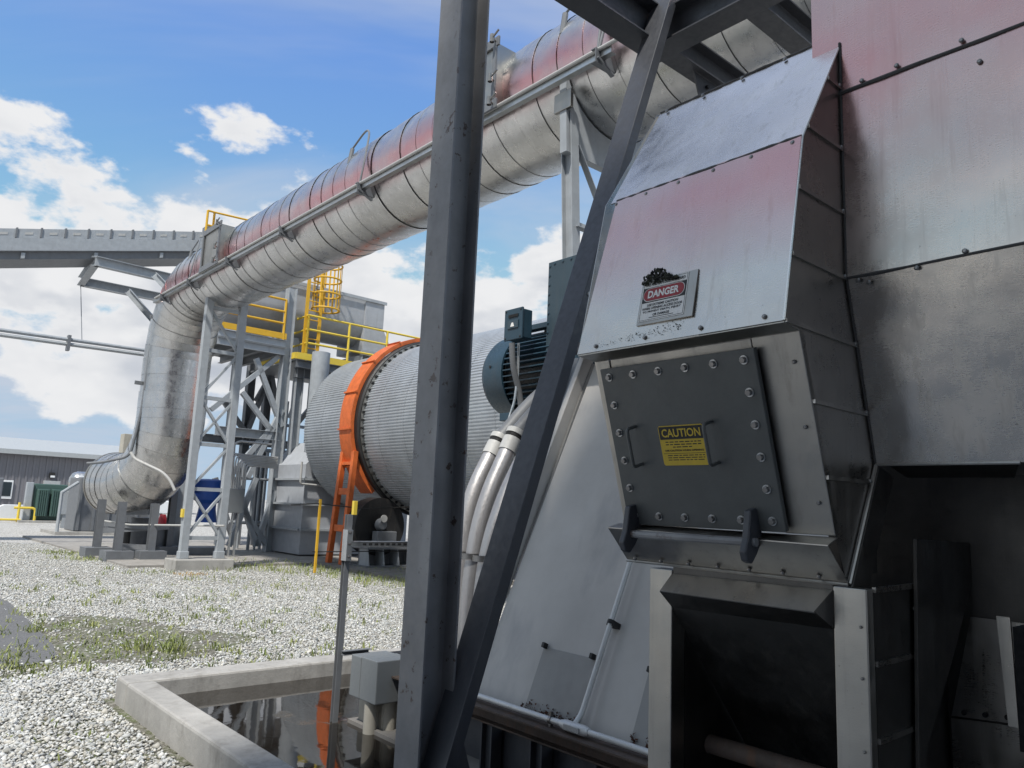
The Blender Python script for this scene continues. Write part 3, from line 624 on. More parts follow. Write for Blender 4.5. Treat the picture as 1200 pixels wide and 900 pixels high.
# ------------------------------------------------------------------ signs with lettering
def text_part(parent, s, O, xd, yd, width, height, mat, bold=.0, name='lettering', depth=.0004):
    cu = bpy.data.curves.new('txt', 'FONT'); cu.body = s; cu.size = 1; cu.offset = bold; cu.extrude = 0.0; cu.resolution_u = 3
    ob = bpy.data.objects.new('txt', cu); COL.objects.link(ob); dg = bpy.context.evaluated_depsgraph_get(); dg.update()
    me0 = ob.evaluated_get(dg).to_mesh(); vs_ = [v.co.copy() for v in me0.vertices]; fs_ = [tuple(p.vertices) for p in me0.polygons]
    ob.evaluated_get(dg).to_mesh_clear(); COL.objects.unlink(ob); bpy.data.objects.remove(ob); bpy.data.curves.remove(cu)
    x0 = min(v.x for v in vs_); x1 = max(v.x for v in vs_); y0 = min(v.y for v in vs_); y1 = max(v.y for v in vs_)
    O, xd, yd = V(O), V(xd).normalized(), V(yd).normalized(); nn = xd.cross(yd)
    g = MB(); g.add([O+xd*((v.x-x0)/(x1-x0)*width)+yd*((v.y-y0)/(y1-y0)*height)+nn*depth for v in vs_], fs_)
    return part(parent, name, g, mat)
def flat(parent, name, O, xd, yd, w, h, mat, off, rad=0.0, thick=.0008):
    O, xd, yd = V(O), V(xd).normalized(), V(yd).normalized(); nn = xd.cross(yd); pts = []
    if rad:
        for (cx, cy, a0) in ((w-rad, rad, -90), (w-rad, h-rad, 0), (rad, h-rad, 90), (rad, rad, 180)):
            for k in range(9): an_ = math.radians(a0+k*90/8); pts.append((cx+rad*math.cos(an_), cy+rad*math.sin(an_)))
    else: pts = [(0, 0), (w, 0), (w, h), (0, h)]
    g = MB(); g.poly([O+xd*x+yd*y+nn*off for x, y in pts], thick, nn); return part(parent, name, g, mat)
# danger sign on the sloping panel
ud = V((.2066, 0, .978)); xd = V((0, -1, 0)); nd = xd.cross(ud)
Od = V((1.787+(2.168-2.109)*.2113, 1.492, 2.168))+nd*.006
t = thing('danger_sign', 'red white and black DANGER sign on the sloping stainless panel', 'sign', Od)
flat(t, 'backing_plate', Od, xd, ud, .205, .150, m_trim, -.005, 0, .006)
O2 = Od+xd*.006+ud*.010; W_, H_ = .168, .138
flat(t, 'sign_face', O2, xd, ud, W_, H_, m_paper, .0015)
flat(t, 'black_band', O2+xd*.004+ud*.062, xd, ud, W_-.008, .050, m_ink, .0024)
flat(t, 'white_oval', O2+xd*.007+ud*.0645, xd, ud, W_-.014, .045, m_paper, .0033, .022)
flat(t, 'red_oval', O2+xd*.009+ud*.0665, xd, ud, W_-.018, .041, m_red, .0042, .0203)
text_part(t, 'DANGER', O2+xd*.026+ud*.0745+nd*.0052, xd, ud, W_-.052, .025, m_paper, .035)
text_part(t, 'FIRE AND EXPLOSION HAZARD', O2+xd*.010+ud*.118+nd*.0026, xd, ud, W_-.020, .010, m_ink, .03)
for i, s_ in enumerate(('USE EXTREME CAUTION', 'WHEN OPENING ACCESS DOOR', 'TO PREVENT DEATH, INJURY', 'OR DAMAGE')):
    wd = (.115, .15, .142, .062)[i]; text_part(t, s_, O2+xd*((W_-wd)/2)+ud*(.048-.0115*i)+nd*.0026, xd, ud, wd, .0085, m_ink, .03)
for (x_, y_, w_, h_) in ((.003, .003, W_-.006, .0012), (.003, .003, .0012, H_-.006), (W_-.0042, .003, .0012, H_-.006), (.003, H_-.0042, W_-.006, .0012), (.04, .0085, .09, .002)):
    flat(t, 'printed_line', O2+xd*x_+ud*y_, xd, ud, w_, h_, m_ink, .0024, 0, .0003)
# soot and moss clump caught on the sign's top edge
g = MB(); rg = random.Random(12)
for i in range(330):
    f = rg.random(); c = Od+xd*(.004+.135*f)+ud*(.135+rg.uniform(0, .045)*math.sin(math.pi*min(1, .15+f*.95)))+nd*rg.uniform(0, .014); r_ = rg.uniform(.002, .006)
    g.add([c+V(e)*r_*rg.uniform(.6, 1.3) for e in ((1, 0, 0), (-1, 0, 0), (0, 1, 0), (0, -1, 0), (0, 0, 1), (0, 0, -1))], [(0, 2, 4), (2, 1, 4), (1, 3, 4), (3, 0, 4), (2, 0, 5), (1, 2, 5), (3, 1, 5), (0, 3, 5)])
mo = Mat('soot_moss', (.02, .02, .015), .95); mn = mo.noise(60, 3, .6); mo.set(Base_Color=mo.mix(mo.rng(mn, .4, .65), (.012, .012, .013), (.09, .095, .065)))
o = solo('dirt_clump', 'black mossy dirt heaped on top of the danger sign', None, g, mo.m, Od, kind='stuff')
g = MB()
for i in range(150):
    f = rg.random()**.8; c = Od+xd*(-.16+.33*f)+ud*(-.050+.045*f*rg.random()+rg.uniform(0, .012))+nd*rg.uniform(-.006, .001); r_ = rg.uniform(.0009, .0026)
    g.add([c+V(e)*r_*rg.uniform(.6, 1.3) for e in ((.4, 0, 0), (-.4, 0, 0), (0, 1, 0), (0, -1, 0), (0, 0, 1), (0, 0, -1))], [(0, 2, 4), (2, 1, 4), (1, 3, 4), (3, 0, 4), (2, 0, 5), (1, 2, 5), (3, 1, 5), (0, 3, 5)])
solo('dirt_crust', 'thin black dirt crust along the eave below the danger sign', None, g, mo.m, Od, kind='stuff')
# caution sign on the door
uc = V((-.3042, 0, .9526)); nc = xd.cross(uc)
Oc = V(fp(1.497, 1.762, .031)); t = thing('caution_sign', 'yellow and black CAUTION sticker on the grey access door', 'sign', Oc)
flat(t, 'sign_face', Oc, xd, uc, .165, .125, m_sigy, .0008, .008)
flat(t, 'black_band', Oc+xd*.003+uc*.082, xd, uc, .159, .040, m_ink, .0018)
text_part(t, 'CAUTION', Oc+xd*.012+uc*.089+nc*.0028, xd, uc, .142, .026, m_sigy, .02)
rg = random.Random(3)
for j, (y_, h_) in enumerate(((.072, .0042), (.064, .0042), (.056, .0042), (.044, .0058), (.030, .0035), (.023, .0035), (.016, .0035))):
    x_ = (.02, .02, .045, .014, .02, .02, .02)[j]; xe = (.15, .15, .115, .155, .155, .155, .155)[j]
    if j == 3: text_part(t, 'USE CAUTION WHEN OPENING', Oc+xd*x_+uc*y_+nc*.0020, xd, uc, xe-x_, h_, m_ink, .03); continue
    while x_ < xe:
        w_ = min(rg.uniform(.008, .022), xe-x_); flat(t, 'print_mark', Oc+xd*x_+uc*y_, xd, uc, w_, h_*.75, m_ink, .0017, 0, .0002); x_ += w_+.004
flat(t, 'printed_line', Oc+xd*.006+uc*.037, xd, uc, .153, .0012, m_ink, .0017, 0, .0003)
# ------------------------------------------------------------------ motor pedestal with leaning painted sides
LEAN = .43
def pf(a, z, off=0.0): return (3.15+(z-.45)*LEAN-off*.919, a, z+off*.395)
t = thing('motor_pedestal', 'pale grey leaning steel pedestal wall behind the access box', 'pedestal', (3.6, 2.8, 0))
g = MB(); g.sheet(pf(3.88, .46), pf(1.2, .46), pf(1.2, 2.74), pf(3.80, 2.74), 16, 16, .012, .006, 51, 1.4); part(t, 'face_sheet', g, m_white)
g = MB(); g.bar(pf(3.95, .32, .02), pf(3.885, 2.76, .02), .05, .10, up=(-.919, 0, .395)); part(t, 'edge_angle', g, m_white, .004)
g = MB(); c0 = pf(4.02, .32, .0); c1 = pf(3.955, 2.76, .0); g.bar(c0, c1, .07, .03, up=(-.919, 0, .395)); part(t, 'edge_angle', g, m_boxg, .004)
g = MB(); g.poly([pf(3.86, .46, -.02), (5.2, 3.86, .46), (5.0, 3.86, 2.7), pf(3.86, 2.7, -.02)], .02, (0, 1, 0)); part(t, 'end_sheet', g, m_white2)
g = MB(); g.box(3.9, 5.0, 1.2, 3.9, 2.74, 2.80); part(t, 'top_plate', g, m_steel_d)
for (a0, a1, z0, z1) in ((2.98, 3.40, .46, .80), (2.20, 2.62, .46, .80)):
    g = MB(); g.poly([pf(a1, z0, .004), pf(a0, z0, .004), pf(a0, z1, .004), pf(a1, z1, .004)], .006, (-.919, 0, .395)); h = part(t, 'hatch', g, m_white2, .002)
    for a_ in (a0+.02, a1-.02):
        g = MB(); g.bar(pf(a_, z1+.005, .01), pf(a_, z1+.005, .045), .022, .03); part(h, 'latch', g, m_black, .003)
g = MB(); rg = random.Random(8)
for i in range(170):
    a_ = rg.choice((rg.uniform(2.98, 3.42), rg.uniform(2.98, 3.42), rg.uniform(2.2, 2.62))); c = V(pf(a_, .47+abs(rg.gauss(0, .022)), .02)); r_ = rg.uniform(.004, .014)
    g.add([c+V((rg.uniform(-1, 1), rg.uniform(-1, 1), rg.uniform(-1, 1)))*r_ for _ in range(5)], [(0, 1, 2), (0, 2, 3), (1, 4, 2), (3, 4, 0), (0, 4, 1)])
lm = Mat('leaf_litter', (.09, .035, .02), .9); o = solo('leaf_litter', 'reddish brown leaf litter along the pedestal foot', None, g, lm.m, pf(3, .46), kind='stuff')
c_ = V(pf(2.36, .93, .02)); g = MB(); g.lathe(c_, (-.919, 0, .395), [(0, .10), (.03, .10), (.03, .06), (0, .06)], 28); part(t, 'port_ring', g, m_steel_d)
g = MB(); g.poly([pf(3.38, 2.50, .004), pf(2.75, 2.50, .004), pf(2.75, 2.72, .004), pf(3.38, 2.72, .004)], .015, (-.919, 0, .395)); part(t, 'top_rail', g, m_steel_d)
for z_ in (2.40, 2.28):
    g = MB(); g.tube([pf(3.27, z_, 0), pf(3.27, z_, .05), pf(3.20, z_, .05)], .006, 6); part(t, 'pull_hook', g, m_black)
# base frame under it
g = MB(); g.channel((3.12, 4.6, .40), (3.12, .6, .40), .09, .06); fr = thing('steel_skid', 'rusty steel skid rail under the leaning pedestal', 'skid', (3.2, 2.6, 0)); part(fr, 'rail', g, m_rust, .002)
g = MB(); g.box(3.0, 3.24, .6, 4.6, .448, .458); part(fr, 'top_flange', g, m_rust)
g = MB(); g.box(3.16, 3.2, .6, 4.6, -.1, .345); part(fr, 'skirt_plate', g, m_steel_d)
for a_ in (3.62, 3.2, 2.72, 2.25, 1.8):
    g = MB(); g.ibeam((3.10, a_, -.1), (3.10, a_, .35), .10, .08); part(fr, 'stub_post', g, m_steel_d, .002)
g = MB(); g.box(2.95, 9, 1.7, 5.0, -.1, .10); solo('plinth', 'wet stained concrete plinth below the rusty base frame', 'plinth', g, m_pier, (4, 3, 0))
# conduit along the base and its riser
t = thing('base_conduit', 'shiny metal conduit along the pedestal foot with a riser up the leaning wall', 'conduit', (3.1, 2.9, .48))
g = MB(); g.tube([(3.07, 4.3, .492), (3.07, 1.4, .492)], .0165, 12); part(t, 'pipe_run', g, m_galv)
g = MB(); g.tube([(3.07, 2.93, .50), pf(2.93, .53, .06), pf(2.90, 1.5, .05)], .015, 12, fillet=.03); part(t, 'riser', g, m_galv)
g = MB(); g.tube([(3.07, 3.02, .492), (3.07, 2.99, .492), (3.07, 2.85, .492), (3.07, 2.82, .492)], [.020, .028, .028, .020], 12); fit = part(t, 'pull_fitting', g, m_galv)
g = MB(); g.box(3.036, 3.043, 2.865, 2.975, .478, .506); part(fit, 'cover', g, m_ivory, .002)
for a_ in (3.1, 2.2, 1.75):
    g = MB(); g.lathe((3.07, a_, .492), (0, 1, 0), [(-.008, .022), (.008, .022)], 12); g.box(3.06, 3.08, a_-.008, a_+.008, .45, .535); part(t, 'clamp', g, m_screw)
c_ = V(pf(2.915, .98, .0)); g = MB(); g.bar(c_, c_+V((-.919, 0, .395))*.06, .05, .03); g.lathe(V(pf(2.915, .985, .055)), (LEAN, 0, 1), [(-.012, .021), (.012, .021)], 12); part(t, 'strut_clamp', g, m_black)
# ------------------------------------------------------------------ three power conduits rising behind the brace
cond = [(4.55, [(552, 960), (541, 680), (548, 588), (583, 518)], [(583, 518), (622, 472), (690, 415)], 'leftmost thick grey power conduit climbing behind the column', .063),
        (4.32, [(556, 960), (549, 700), (563, 600), (602, 512)], [(602, 512), (645, 462), (700, 410)], 'middle thick grey power conduit climbing behind the brace', .062),
        (4.12, [(574, 960), (562, 720), (572, 640), (600, 560), (646, 486)], [(646, 486), (664, 455), (680, 425)], 'rightmost thick grey power conduit tight against the pedestal edge', .060)]
for a_, low_, up_, lab, r_ in cond:
    lo = [S(x, y, a=a_) for x, y in low_]; lo[0] = (lo[1][0], a_, -.05); hi = [S(x, y, a=a_) for x, y in up_]
    t = thing('power_conduit', lab, 'conduit', (lo[1][0], a_, 0), 'power conduits to the motor')
    g = MB(); g.tube(lo, r_, 18, fillet=.5, fs=10); part(t, 'rigid_pipe', g, m_pvc)
    g = MB(); g.tube(hi, r_*.95, 18, fillet=.2); part(t, 'flexible_sleeve', g, m_pvcd)
    d_ = (V(lo[-1])-V(lo[-2])).normalized(); e_ = V(lo[-1])
    g = MB(); g.tube([e_-d_*.13, e_-d_*.02], r_*1.13, 18); cp = part(t, 'coupling', g, m_ivory)
    g = MB(); g.tube([e_-d_*.015, e_+d_*.012], r_*1.06, 18); part(cp, 'gasket', g, m_rubber)
    g = MB(); g.tube([e_+d_*.014, e_+d_*.055], r_*1.16, 18); part(cp, 'lock_nut', g, m_ivory)
    g = MB(); c = V(lo[1]); c.z = 1.26; g.lathe(c, (0, 0, 1), [(-.02, r_*1.04), (-.02, r_*1.1), (.02, r_*1.1), (.02, r_*1.04)], 18); part(t, 'pipe_clamp', g, m_screw)
    g = MB(); g.lathe((c.x, c.y-r_-.02, c.z), (0, -1, 0), [(-.03, .012), (0, .012), (0, 0)], 8); part(t, 'clamp_bolt', g, m_screw)
# ------------------------------------------------------------------ blue motor
MBc, MZ, MR = 4.85, 2.84, .40
t = thing('electric_motor', 'dark blue finned electric motor with round fan cowl above the conduits', 'motor', (MBc, 5.1, 2.4))
g = MB(); g.lathe((MBc, 5.62, MZ), (0, -1, 0), [(0, 0), (0, MR*.80), (.03, MR*.93), (.09, MR), (.34, MR*1.0), (.34, MR*.95), (.30, MR*.95)], 40); part(t, 'fan_cowl', g, m_motor)
g = MB(); g.lathe((MBc, 5.30, MZ), (0, -1, 0), [(0, MR*.84), (.95, MR*.84), (.95, 0)], 40); part(t, 'stator_core', g, m_black)
for k in range(44):
    an_ = 2*math.pi*k/44; c_, s_ = math.cos(an_), math.sin(an_)
    if math.sin(an_) < -.8: continue
    p = V((MBc+c_*MR*.9, 5.27, MZ+s_*MR*.9)); g = MB(); g.bar(p, p+V((0, -.82, 0)), .011, MR*.16, up=(c_, 0, s_)); part(t, 'fin', g, m_motor)
g = MB(); g.lathe((MBc, 4.46, MZ), (0, -1, 0), [(0, MR*.98), (.12, MR*.98), (.2, MR*.6), (.2, 0)], 40); part(t, 'end_bell', g, m_motor)
g = MB(); g.box(MBc-.42, MBc+.42, 4.4, 5.25, MZ-.47, MZ-.40); part(t, 'foot_plate', g, m_motor, .005)
g = MB(); g.lathe((MBc-MR*.995, 5.44, MZ+.05), (-1, 0, 0), [(0, .014), (.006, .014), (.006, 0)], 10); part(t, 'plug', g, m_black)
g = MB(); g.lathe((MBc-.12, 4.95, MZ+MR*.9), (0, 0, 1), [(0, .05), (.06, .05), (.06, 0)], 14); g.bar((MBc-.2, 5.2, MZ+MR+.0), (MBc-.2, 4.5, MZ+MR+.0), .08, .05); part(t, 'lifting_rail', g, m_motor, .005)
g = MB(); c0 = S(643, 308, b=4.50); c1 = S(700, 290, b=4.50); g.box(4.50, 4.85, c1[1]-.25, c0[1], 2.9, c0[2]); tb = part(t, 'terminal_box', g, m_teal, .006)
for i in range(8): screw(tb, (4.499, c0[1]-.02, c0[2]-.04-i*.085), (-1, 0, 0), .012, m_motor, 'bolt')
for i in range(4): screw(tb, (4.499, c0[1]-.08-i*.1, c0[2]-.025), (-1, 0, 0), .012, m_motor, 'bolt')
g = MB(); g.box(MBc-.35, MBc+.35, 4.35, 5.0, .06, MZ-.47); g.box(MBc-.45, MBc+.45, 4.3, 5.05, .06, .12)
solo('motor_stand', 'dark steel stand carrying the blue motor behind the conduits', 'motor stand', g, m_steel_d, (MBc, 4.7, 0), bevel=.006)
# small control station on its own flexible conduit
cx = S(591, 400, b=4.28)
t = thing('control_station', 'small dark blue switch box standing in front of the motor', 'switch box', (4.28, cx[1]-.08, 2.6))
zc_ = cx[2]; b0_, a0_ = 4.28, cx[1]
g = MB(); g.box(b0_+.02, b0_+.13, a0_-.215, a0_, zc_+.01, zc_+.27); bx_ = part(t, 'enclosure', g, m_motor, .01)
g = MB(); g.box(b0_, b0_+.02, a0_-.225, a0_+.01, zc_, zc_+.28); cv = part(t, 'cover', g, m_motor, .006)
g = MB(); g.box(b0_-.008, b0_, a0_-.175, a0_-.05, zc_+.20, zc_+.225); part(cv, 'slot', g, m_rubber)
g = MB(); g.box(b0_-.010, b0_, a0_-.18, a0_-.045, zc_+.10, zc_+.17); wd = part(cv, 'name_plate', g, m_teal, .002)
g = MB(); g.poly([(b0_-.0115, a0_-.085, zc_+.115), (b0_-.0115, a0_-.135, zc_+.115), (b0_-.0115, a0_-.12, zc_+.15), (b0_-.0115, a0_-.10, zc_+.15)], .001, (-1, 0, 0)); part(wd, 'mark', g, m_paper)
for da in (-.205, -.01):
    for dz in (.02, .26): screw(cv, (b0_, a0_+da, zc_+dz), (-1, 0, 0), .009, m_black)
pth = [S(x, y, a=a0_-.10) for x, y in ((600, 402), (601, 430), (609, 460), (612, 490))]
g = MB(); g.tube(pth, .027, 12, fillet=.1); part(t, 'conduit', g, m_pvcd)
pth = [S(x, y, a=a0_-.10) for x, y in ((608, 402), (607, 440), (603, 470), (596, 492))]
g = MB(); g.tube(pth, .012, 8, fillet=.05); part(t, 'conduit', g, m_pipe)
# ------------------------------------------------------------------ strut post with boxes in the pit
pp = S(394, 850, z=.05); pb, pa = pp[0], pp[1]
t = thing('strut_post', 'slim dark strut post with yellow tip standing in the flooded pit', 'post', (pb, pa, 0))
ztop = S(411, 603, a=pa)[2]
g = MB(); g.channel((pb, pa, -.1), (pb, pa, ztop), .042, .042, .004, up=(0, 1, 0)); part(t, 'upright', g, m_strd, .001)
g = MB(); g.bar((pb+.02, pa, ztop-.002), (pb+.02, pa, ztop+.10), .03, .03, up=(0, 1, 0)); part(t, 'yellow_tip', g, m_yellow2, .002)
za = S(405, 637, a=pa)[2]; rgt = S(476, 646, a=pa-.02)
g = MB(); g.channel((pb-.01, pa-.04, za), (rgt[0]+.06, pa-.04, za), .042, .042, .004, up=(0, 0, 1)); arm = part(t, 'slotted_arm', g, m_pipe, .001)
n_ = int((rgt[0]-pb)/.05)
for i in range(n_):
    g = MB(); g.box(pb+.06+i*.05, pb+.09+i*.05, pa-.083, pa-.0821, za-.008, za+.008); part(arm, 'slot', g, m_black)
g = MB(); g.box(pb-.05, pb-.005, pa-.05, pa+.02, za-.12, za+.10); br_ = part(t, 'bracket', g, m_pipe, .002)
for dz in (-.09, 0, .08): screw(br_, (pb-.028, pa-.052, za+dz), (0, -1, 0), .012, m_screw, 'bolt')
zb = S(398, 764, a=pa)[2]
g = MB(); g.channel((pb-.02, pa-.03, zb), (pb+.2, pa-.03, zb), .03, .04, .004); part(t, 'box_arm', g, m_strd)
c0 = S(411, 770, a=pa-.15); bxl = c0[0]
t = thing('electrical_box', 'pair of plain grey electrical boxes on two conduit legs in the pit', 'electrical box', (bxl+.15, pa-.3, 0))
zt_ = S(430, 766, a=pa-.2)[2]; 
g = MB(); g.box(bxl, bxl+.28, pa-.29, pa-.16, zt_-.27, zt_); part(t, 'enclosure', g, m_boxg, .006)
g = MB(); g.box(bxl, bxl+.28, pa-.50, pa-.295, zt_-.27, zt_+.004); part(t, 'enclosure', g, m_boxg, .006)
for (db, da) in ((.06, -.36), (.17, -.42)):
    g = MB(); g.tube([(bxl+db, pa+da, zt_-.26), (bxl+db, pa+da, -.1)], .045, 14); part(t, 'conduit_leg', g, m_wood)
g = MB(); g.box(bxl+.12, bxl+.62, pa-.42, pa-.10, -.1, .26); solo('concrete_block', 'pale concrete block standing in the water behind the conduit legs', 'block', g, m_wood, (bxl+.4, pa-.25, 0), bevel=.01)
g = MB(); g.box(bxl+.22, bxl+.5, pa-.3, pa-.15, .262, .55); solo('pit_pump', 'small black pump housing on the concrete block', 'pump', g, m_black, (bxl+.35, pa-.2, .26), bevel=.03)
# ------------------------------------------------------------------ big duct
DB, DZ, DR = 6.30, 6.70, .806
t = thing('exhaust_duct', 'huge shiny stainless clad duct running overhead and dropping through an elbow', 'duct', (DB, 12, 0)); DUCT = t
NS = 44
def ring_strip(c0, t0, c1, t1, r0, r1, n=NS):
    """one cladding section between two centre points with end tangents"""
    vs_ = []; c0, c1 = V(c0), V(c1); sd = V((1, 0, 0))
    for c, tn, r in ((c0, t0, r0+.004), (c0, t0, r0), (c0.lerp(c1, .5), None, (r0+r1)/2), (c1, t1, r1), (c1, t1, r1-.02)):
        tn = V(tn) if tn is not None else (V(t0)+V(t1))/2
        tn = tn.normalized(); x = tn.cross(V((0, 0, 1))) if abs(tn.z) < .95 else sd.copy()
        x = (sd-tn*sd.dot(tn)).normalized(); y = tn.cross(x).normalized()
        vs_ += [c+(x*math.cos(2*math.pi*k/n)+y*math.sin(2*math.pi*k/n))*r for k in range(n)]
    fs = [(i*n+k, i*n+(k+1) % n, (i+1)*n+(k+1) % n, (i+1)*n+k) for i in range(4) for k in range(n)]
    g = MB(); g.add(vs_, fs); g.smooth = True; return g
core = []
def section(c0, t0, c1, t1, mat, name='cladding_section', r=DR):
    c0, c1 = V(c0), V(c1); d = (c1-c0).normalized(); e = random.uniform(-.006, .006)
    part(DUCT, name, ring_strip(c0+d*.0018, t0, c1-d*.0018, t1, r+e, r+e-.003), mat, sharp=50); core.append(c0); core.append(c1)
Ad = (0, 1, 0); ar_ = 1.0
while ar_ < 18.67:
    st_ = .40
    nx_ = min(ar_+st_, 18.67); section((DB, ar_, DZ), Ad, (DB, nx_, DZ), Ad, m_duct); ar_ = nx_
ER = 1.75
def arcp(k): an_ = math.pi/2*(1-k); return (DB, 18.67+ER*math.cos(an_), DZ-ER+ER*math.sin(an_)), (0, math.sin(an_), -math.cos(an_))
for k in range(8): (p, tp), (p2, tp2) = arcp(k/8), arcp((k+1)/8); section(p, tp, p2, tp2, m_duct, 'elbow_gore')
va = 18.67+ER; zz = DZ-ER; LR = 1.60; LZ = 1.84
while zz > LZ+LR+.02:
    nz = max(zz-.42, LZ+LR); section((DB, va, zz), (0, 0, -1), (DB, va, nz), (0, 0, -1), m_vduct, r=DR*(1.0 if zz > 4.35 else 1.012)); zz = nz
hd = V((-.22, .975, 0)).normalized()
def arcl(k): an_ = math.pi/2*k; return V((DB, va, LZ+LR))+hd*(LR*(1-math.cos(an_)))+V((0, 0, -LR*math.sin(an_))), hd*math.sin(an_)+V((0, 0, -math.cos(an_)))
for k in range(8): (p, tp), (p2, tp2) = arcl(k/8), arcl((k+1)/8); section(p, tp, p2, tp2, m_vduct, 'elbow_gore')
p = arcl(1)[0]
for k in range(3): section(p, hd, p+hd*.27, hd, m_vduct); p = p+hd*.27
g = MB(); g.lathe(p, hd, [(-.02, DR*.9), (-.02, DR*1.02), (.05, DR*1.02), (.05, 0)], 40); part(t, 'end_flange', g, m_trim); DEND = p.copy()
g = MB(); cpts = core[0::2]+[core[-1]]; g.tube(cpts, DR-.022, 32); part(t, 'inner_pipe', g, m_core)
# longitudinal lap seam line near the crown
for (a0, a1) in ((1.0, 18.9),):
    g = MB(); an_ = math.radians(112); g.tube([(DB+DR*1.004*math.cos(an_), a0, DZ+DR*1.004*math.sin(an_)), (DB+DR*1.004*math.cos(an_), a1, DZ+DR*1.004*math.sin(an_))], .011, 6); part(t, 'crown_seam', g, m_seal)
for i in range(32):
    screw(t, (DB+(DR+.008)*math.cos(math.radians(108)), 1.5+i*.55, DZ+(DR+.008)*math.sin(math.radians(108))), (-.3, 0, .95), .03, m_screw, 'screw')
# cable tray rail strapped to the duct's near side
rb, rz = DB-.83, 6.31
g = MB(); g.angle((rb-.05, 4.9, rz-.03), (rb-.05, 19.99, rz-.03), .075, .010); t2 = thing('tray_rail', 'long steel angle rail strapped along the side of the overhead duct', 'rail', (rb, 12, rz)); part(t2, 'angle_rail', g, m_pipe)
g = MB(); g.tube([(rb-.07, 4.75, rz+.055), (rb-.07, 19.8, rz+.055)], .022, 8); part(t2, 'conduit', g, m_ivory)
for a_ in (5.05, 9.9, 12.6, 15.1, 17.35, 19.2):
    g = MB(); g.channel((rb+.25, a_, rz-.02), (rb-.12, a_, rz-.02), .16, .07, .01); g.bar((rb+.15, a_, rz-.16), (rb-.10, a_, rz-.05), .05, .02); part(t2, 'bracket', g, m_strd)
    if a_ in (5.05, 9.9, 17.35):
        g = MB(); g.tube([(rb-.07, a_+.02, rz+.05), (rb-.03, a_+.02, rz+.35), (DB-.72, a_+.15, DZ+.62), (DB-.62, a_+.45, DZ+.80), (DB-.68, a_+.75, DZ+.55)], .016, 8, fillet=.3); part(t2, 'cable_loop', g, m_strd)
        g = MB(); e0 = V((DB-.68, a_+.75, DZ+.55)); g.tube([e0, e0+V((-.04, .0, -.28))], .035, 10); part(t2, 'probe_head', g, m_strd)
g = MB(); g.tube([(rb-.07, 5.05, rz+.05), (rb+.0, 5.0, rz+.5), (DB-.55, 4.95, DZ+.95), (DB-.4, 4.5, DZ+1.25)], .016, 8, fillet=.3); part(t2, 'cable_loop', g, m_strd)
# two side hatches on the duct
def hatch(a0, a1, lab):
    th_ = thing('duct_hatch', lab, 'hatch', (DB-.85, (a0+a1)/2, DZ), 'hatches on the overhead duct'); b0 = DB-.91
    g = MB(); g.box(b0, DB-.55, a0, a1, DZ-.30, DZ+.52); bx = part(th_, 'hatch_box', g, m_trim, .004)
    g = MB(); g.box(b0-.03, b0-.002, a0-.06, a1+.06, DZ-.36, DZ-.24); part(th_, 'flange_rail', g, m_strd, .004)
    g = MB(); g.box(b0-.03, b0-.002, a0-.06, a1+.06, DZ+.46, DZ+.58); part(th_, 'flange_rail', g, m_strd, .004)
    for a_ in (a0-.02, a1-.04):
        g = MB(); g.box(b0-.034, b0-.004, a_, a_+.06, DZ-.238, DZ+.458); part(th_, 'flange_rail', g, m_strd, .004)
    for z_ in (DZ-.30, DZ-.0, DZ+.52):
        g = MB(); g.tube([(b0-.03, a0, z_), (b0-.10, a0-.02, z_), (b0-.10, a0-.14, z_+.06)], .014, 6); g.lathe((b0-.10, a0-.02, z_), (0, 0, 1), [(-.05, .03), (.05, .03)], 8); part(th_, 'clamp', g, m_screw)
hatch(6.74, 7.83, 'clamped side hatch on the near stretch of the overhead duct beside the column')
hatch(15.65, 16.6, 'clamped side hatch on the far stretch of the overhead duct before the elbow')
# post and saddle under the near stretch
t = thing('duct_support', 'grey post and saddle frame carrying the near stretch of duct', 'support', (6.35, 5.7, 0))
g = MB(); g.ibeam((5.98, 5.7, 0), (5.64, 5.7, 5.98), .16, .12, up=(0, 1, 0)); part(t, 'post', g, m_str, .002)
g = MB(); g.ibeam((7.38, 5.7, 0), (6.96, 5.7, 5.98), .16, .12, up=(0, 1, 0)); part(t, 'post', g, m_str, .002)
g = MB(); vs_ = []; 
for k in range(21):
    an_ = math.radians(195+150*k/20); vs_.append((DB+(DR+.01)*math.cos(an_), 5.65, DZ+(DR+.01)*math.sin(an_)))
vs_ = vs_+[(7.08, 5.65, 5.5), (5.56, 5.65, 5.5)]; g.poly(vs_, .10, (0, 1, 0)); part(t, 'saddle', g, m_str)
g = MB(); g.angle((5.71, 5.68, 5.6), (6.93, 5.68, 3.75), .08); part(t, 'brace', g, m_str)
g = MB(); g.angle((5.71, 5.68, 4.66), (6.93, 5.68, 4.66), .09); part(t, 'strut', g, m_str)
g = MB(); g.box(5.52, 5.565, 5.57, 5.83, 5.98, 6.2); part(t, 'cap_plate', g, m_trim, .004)
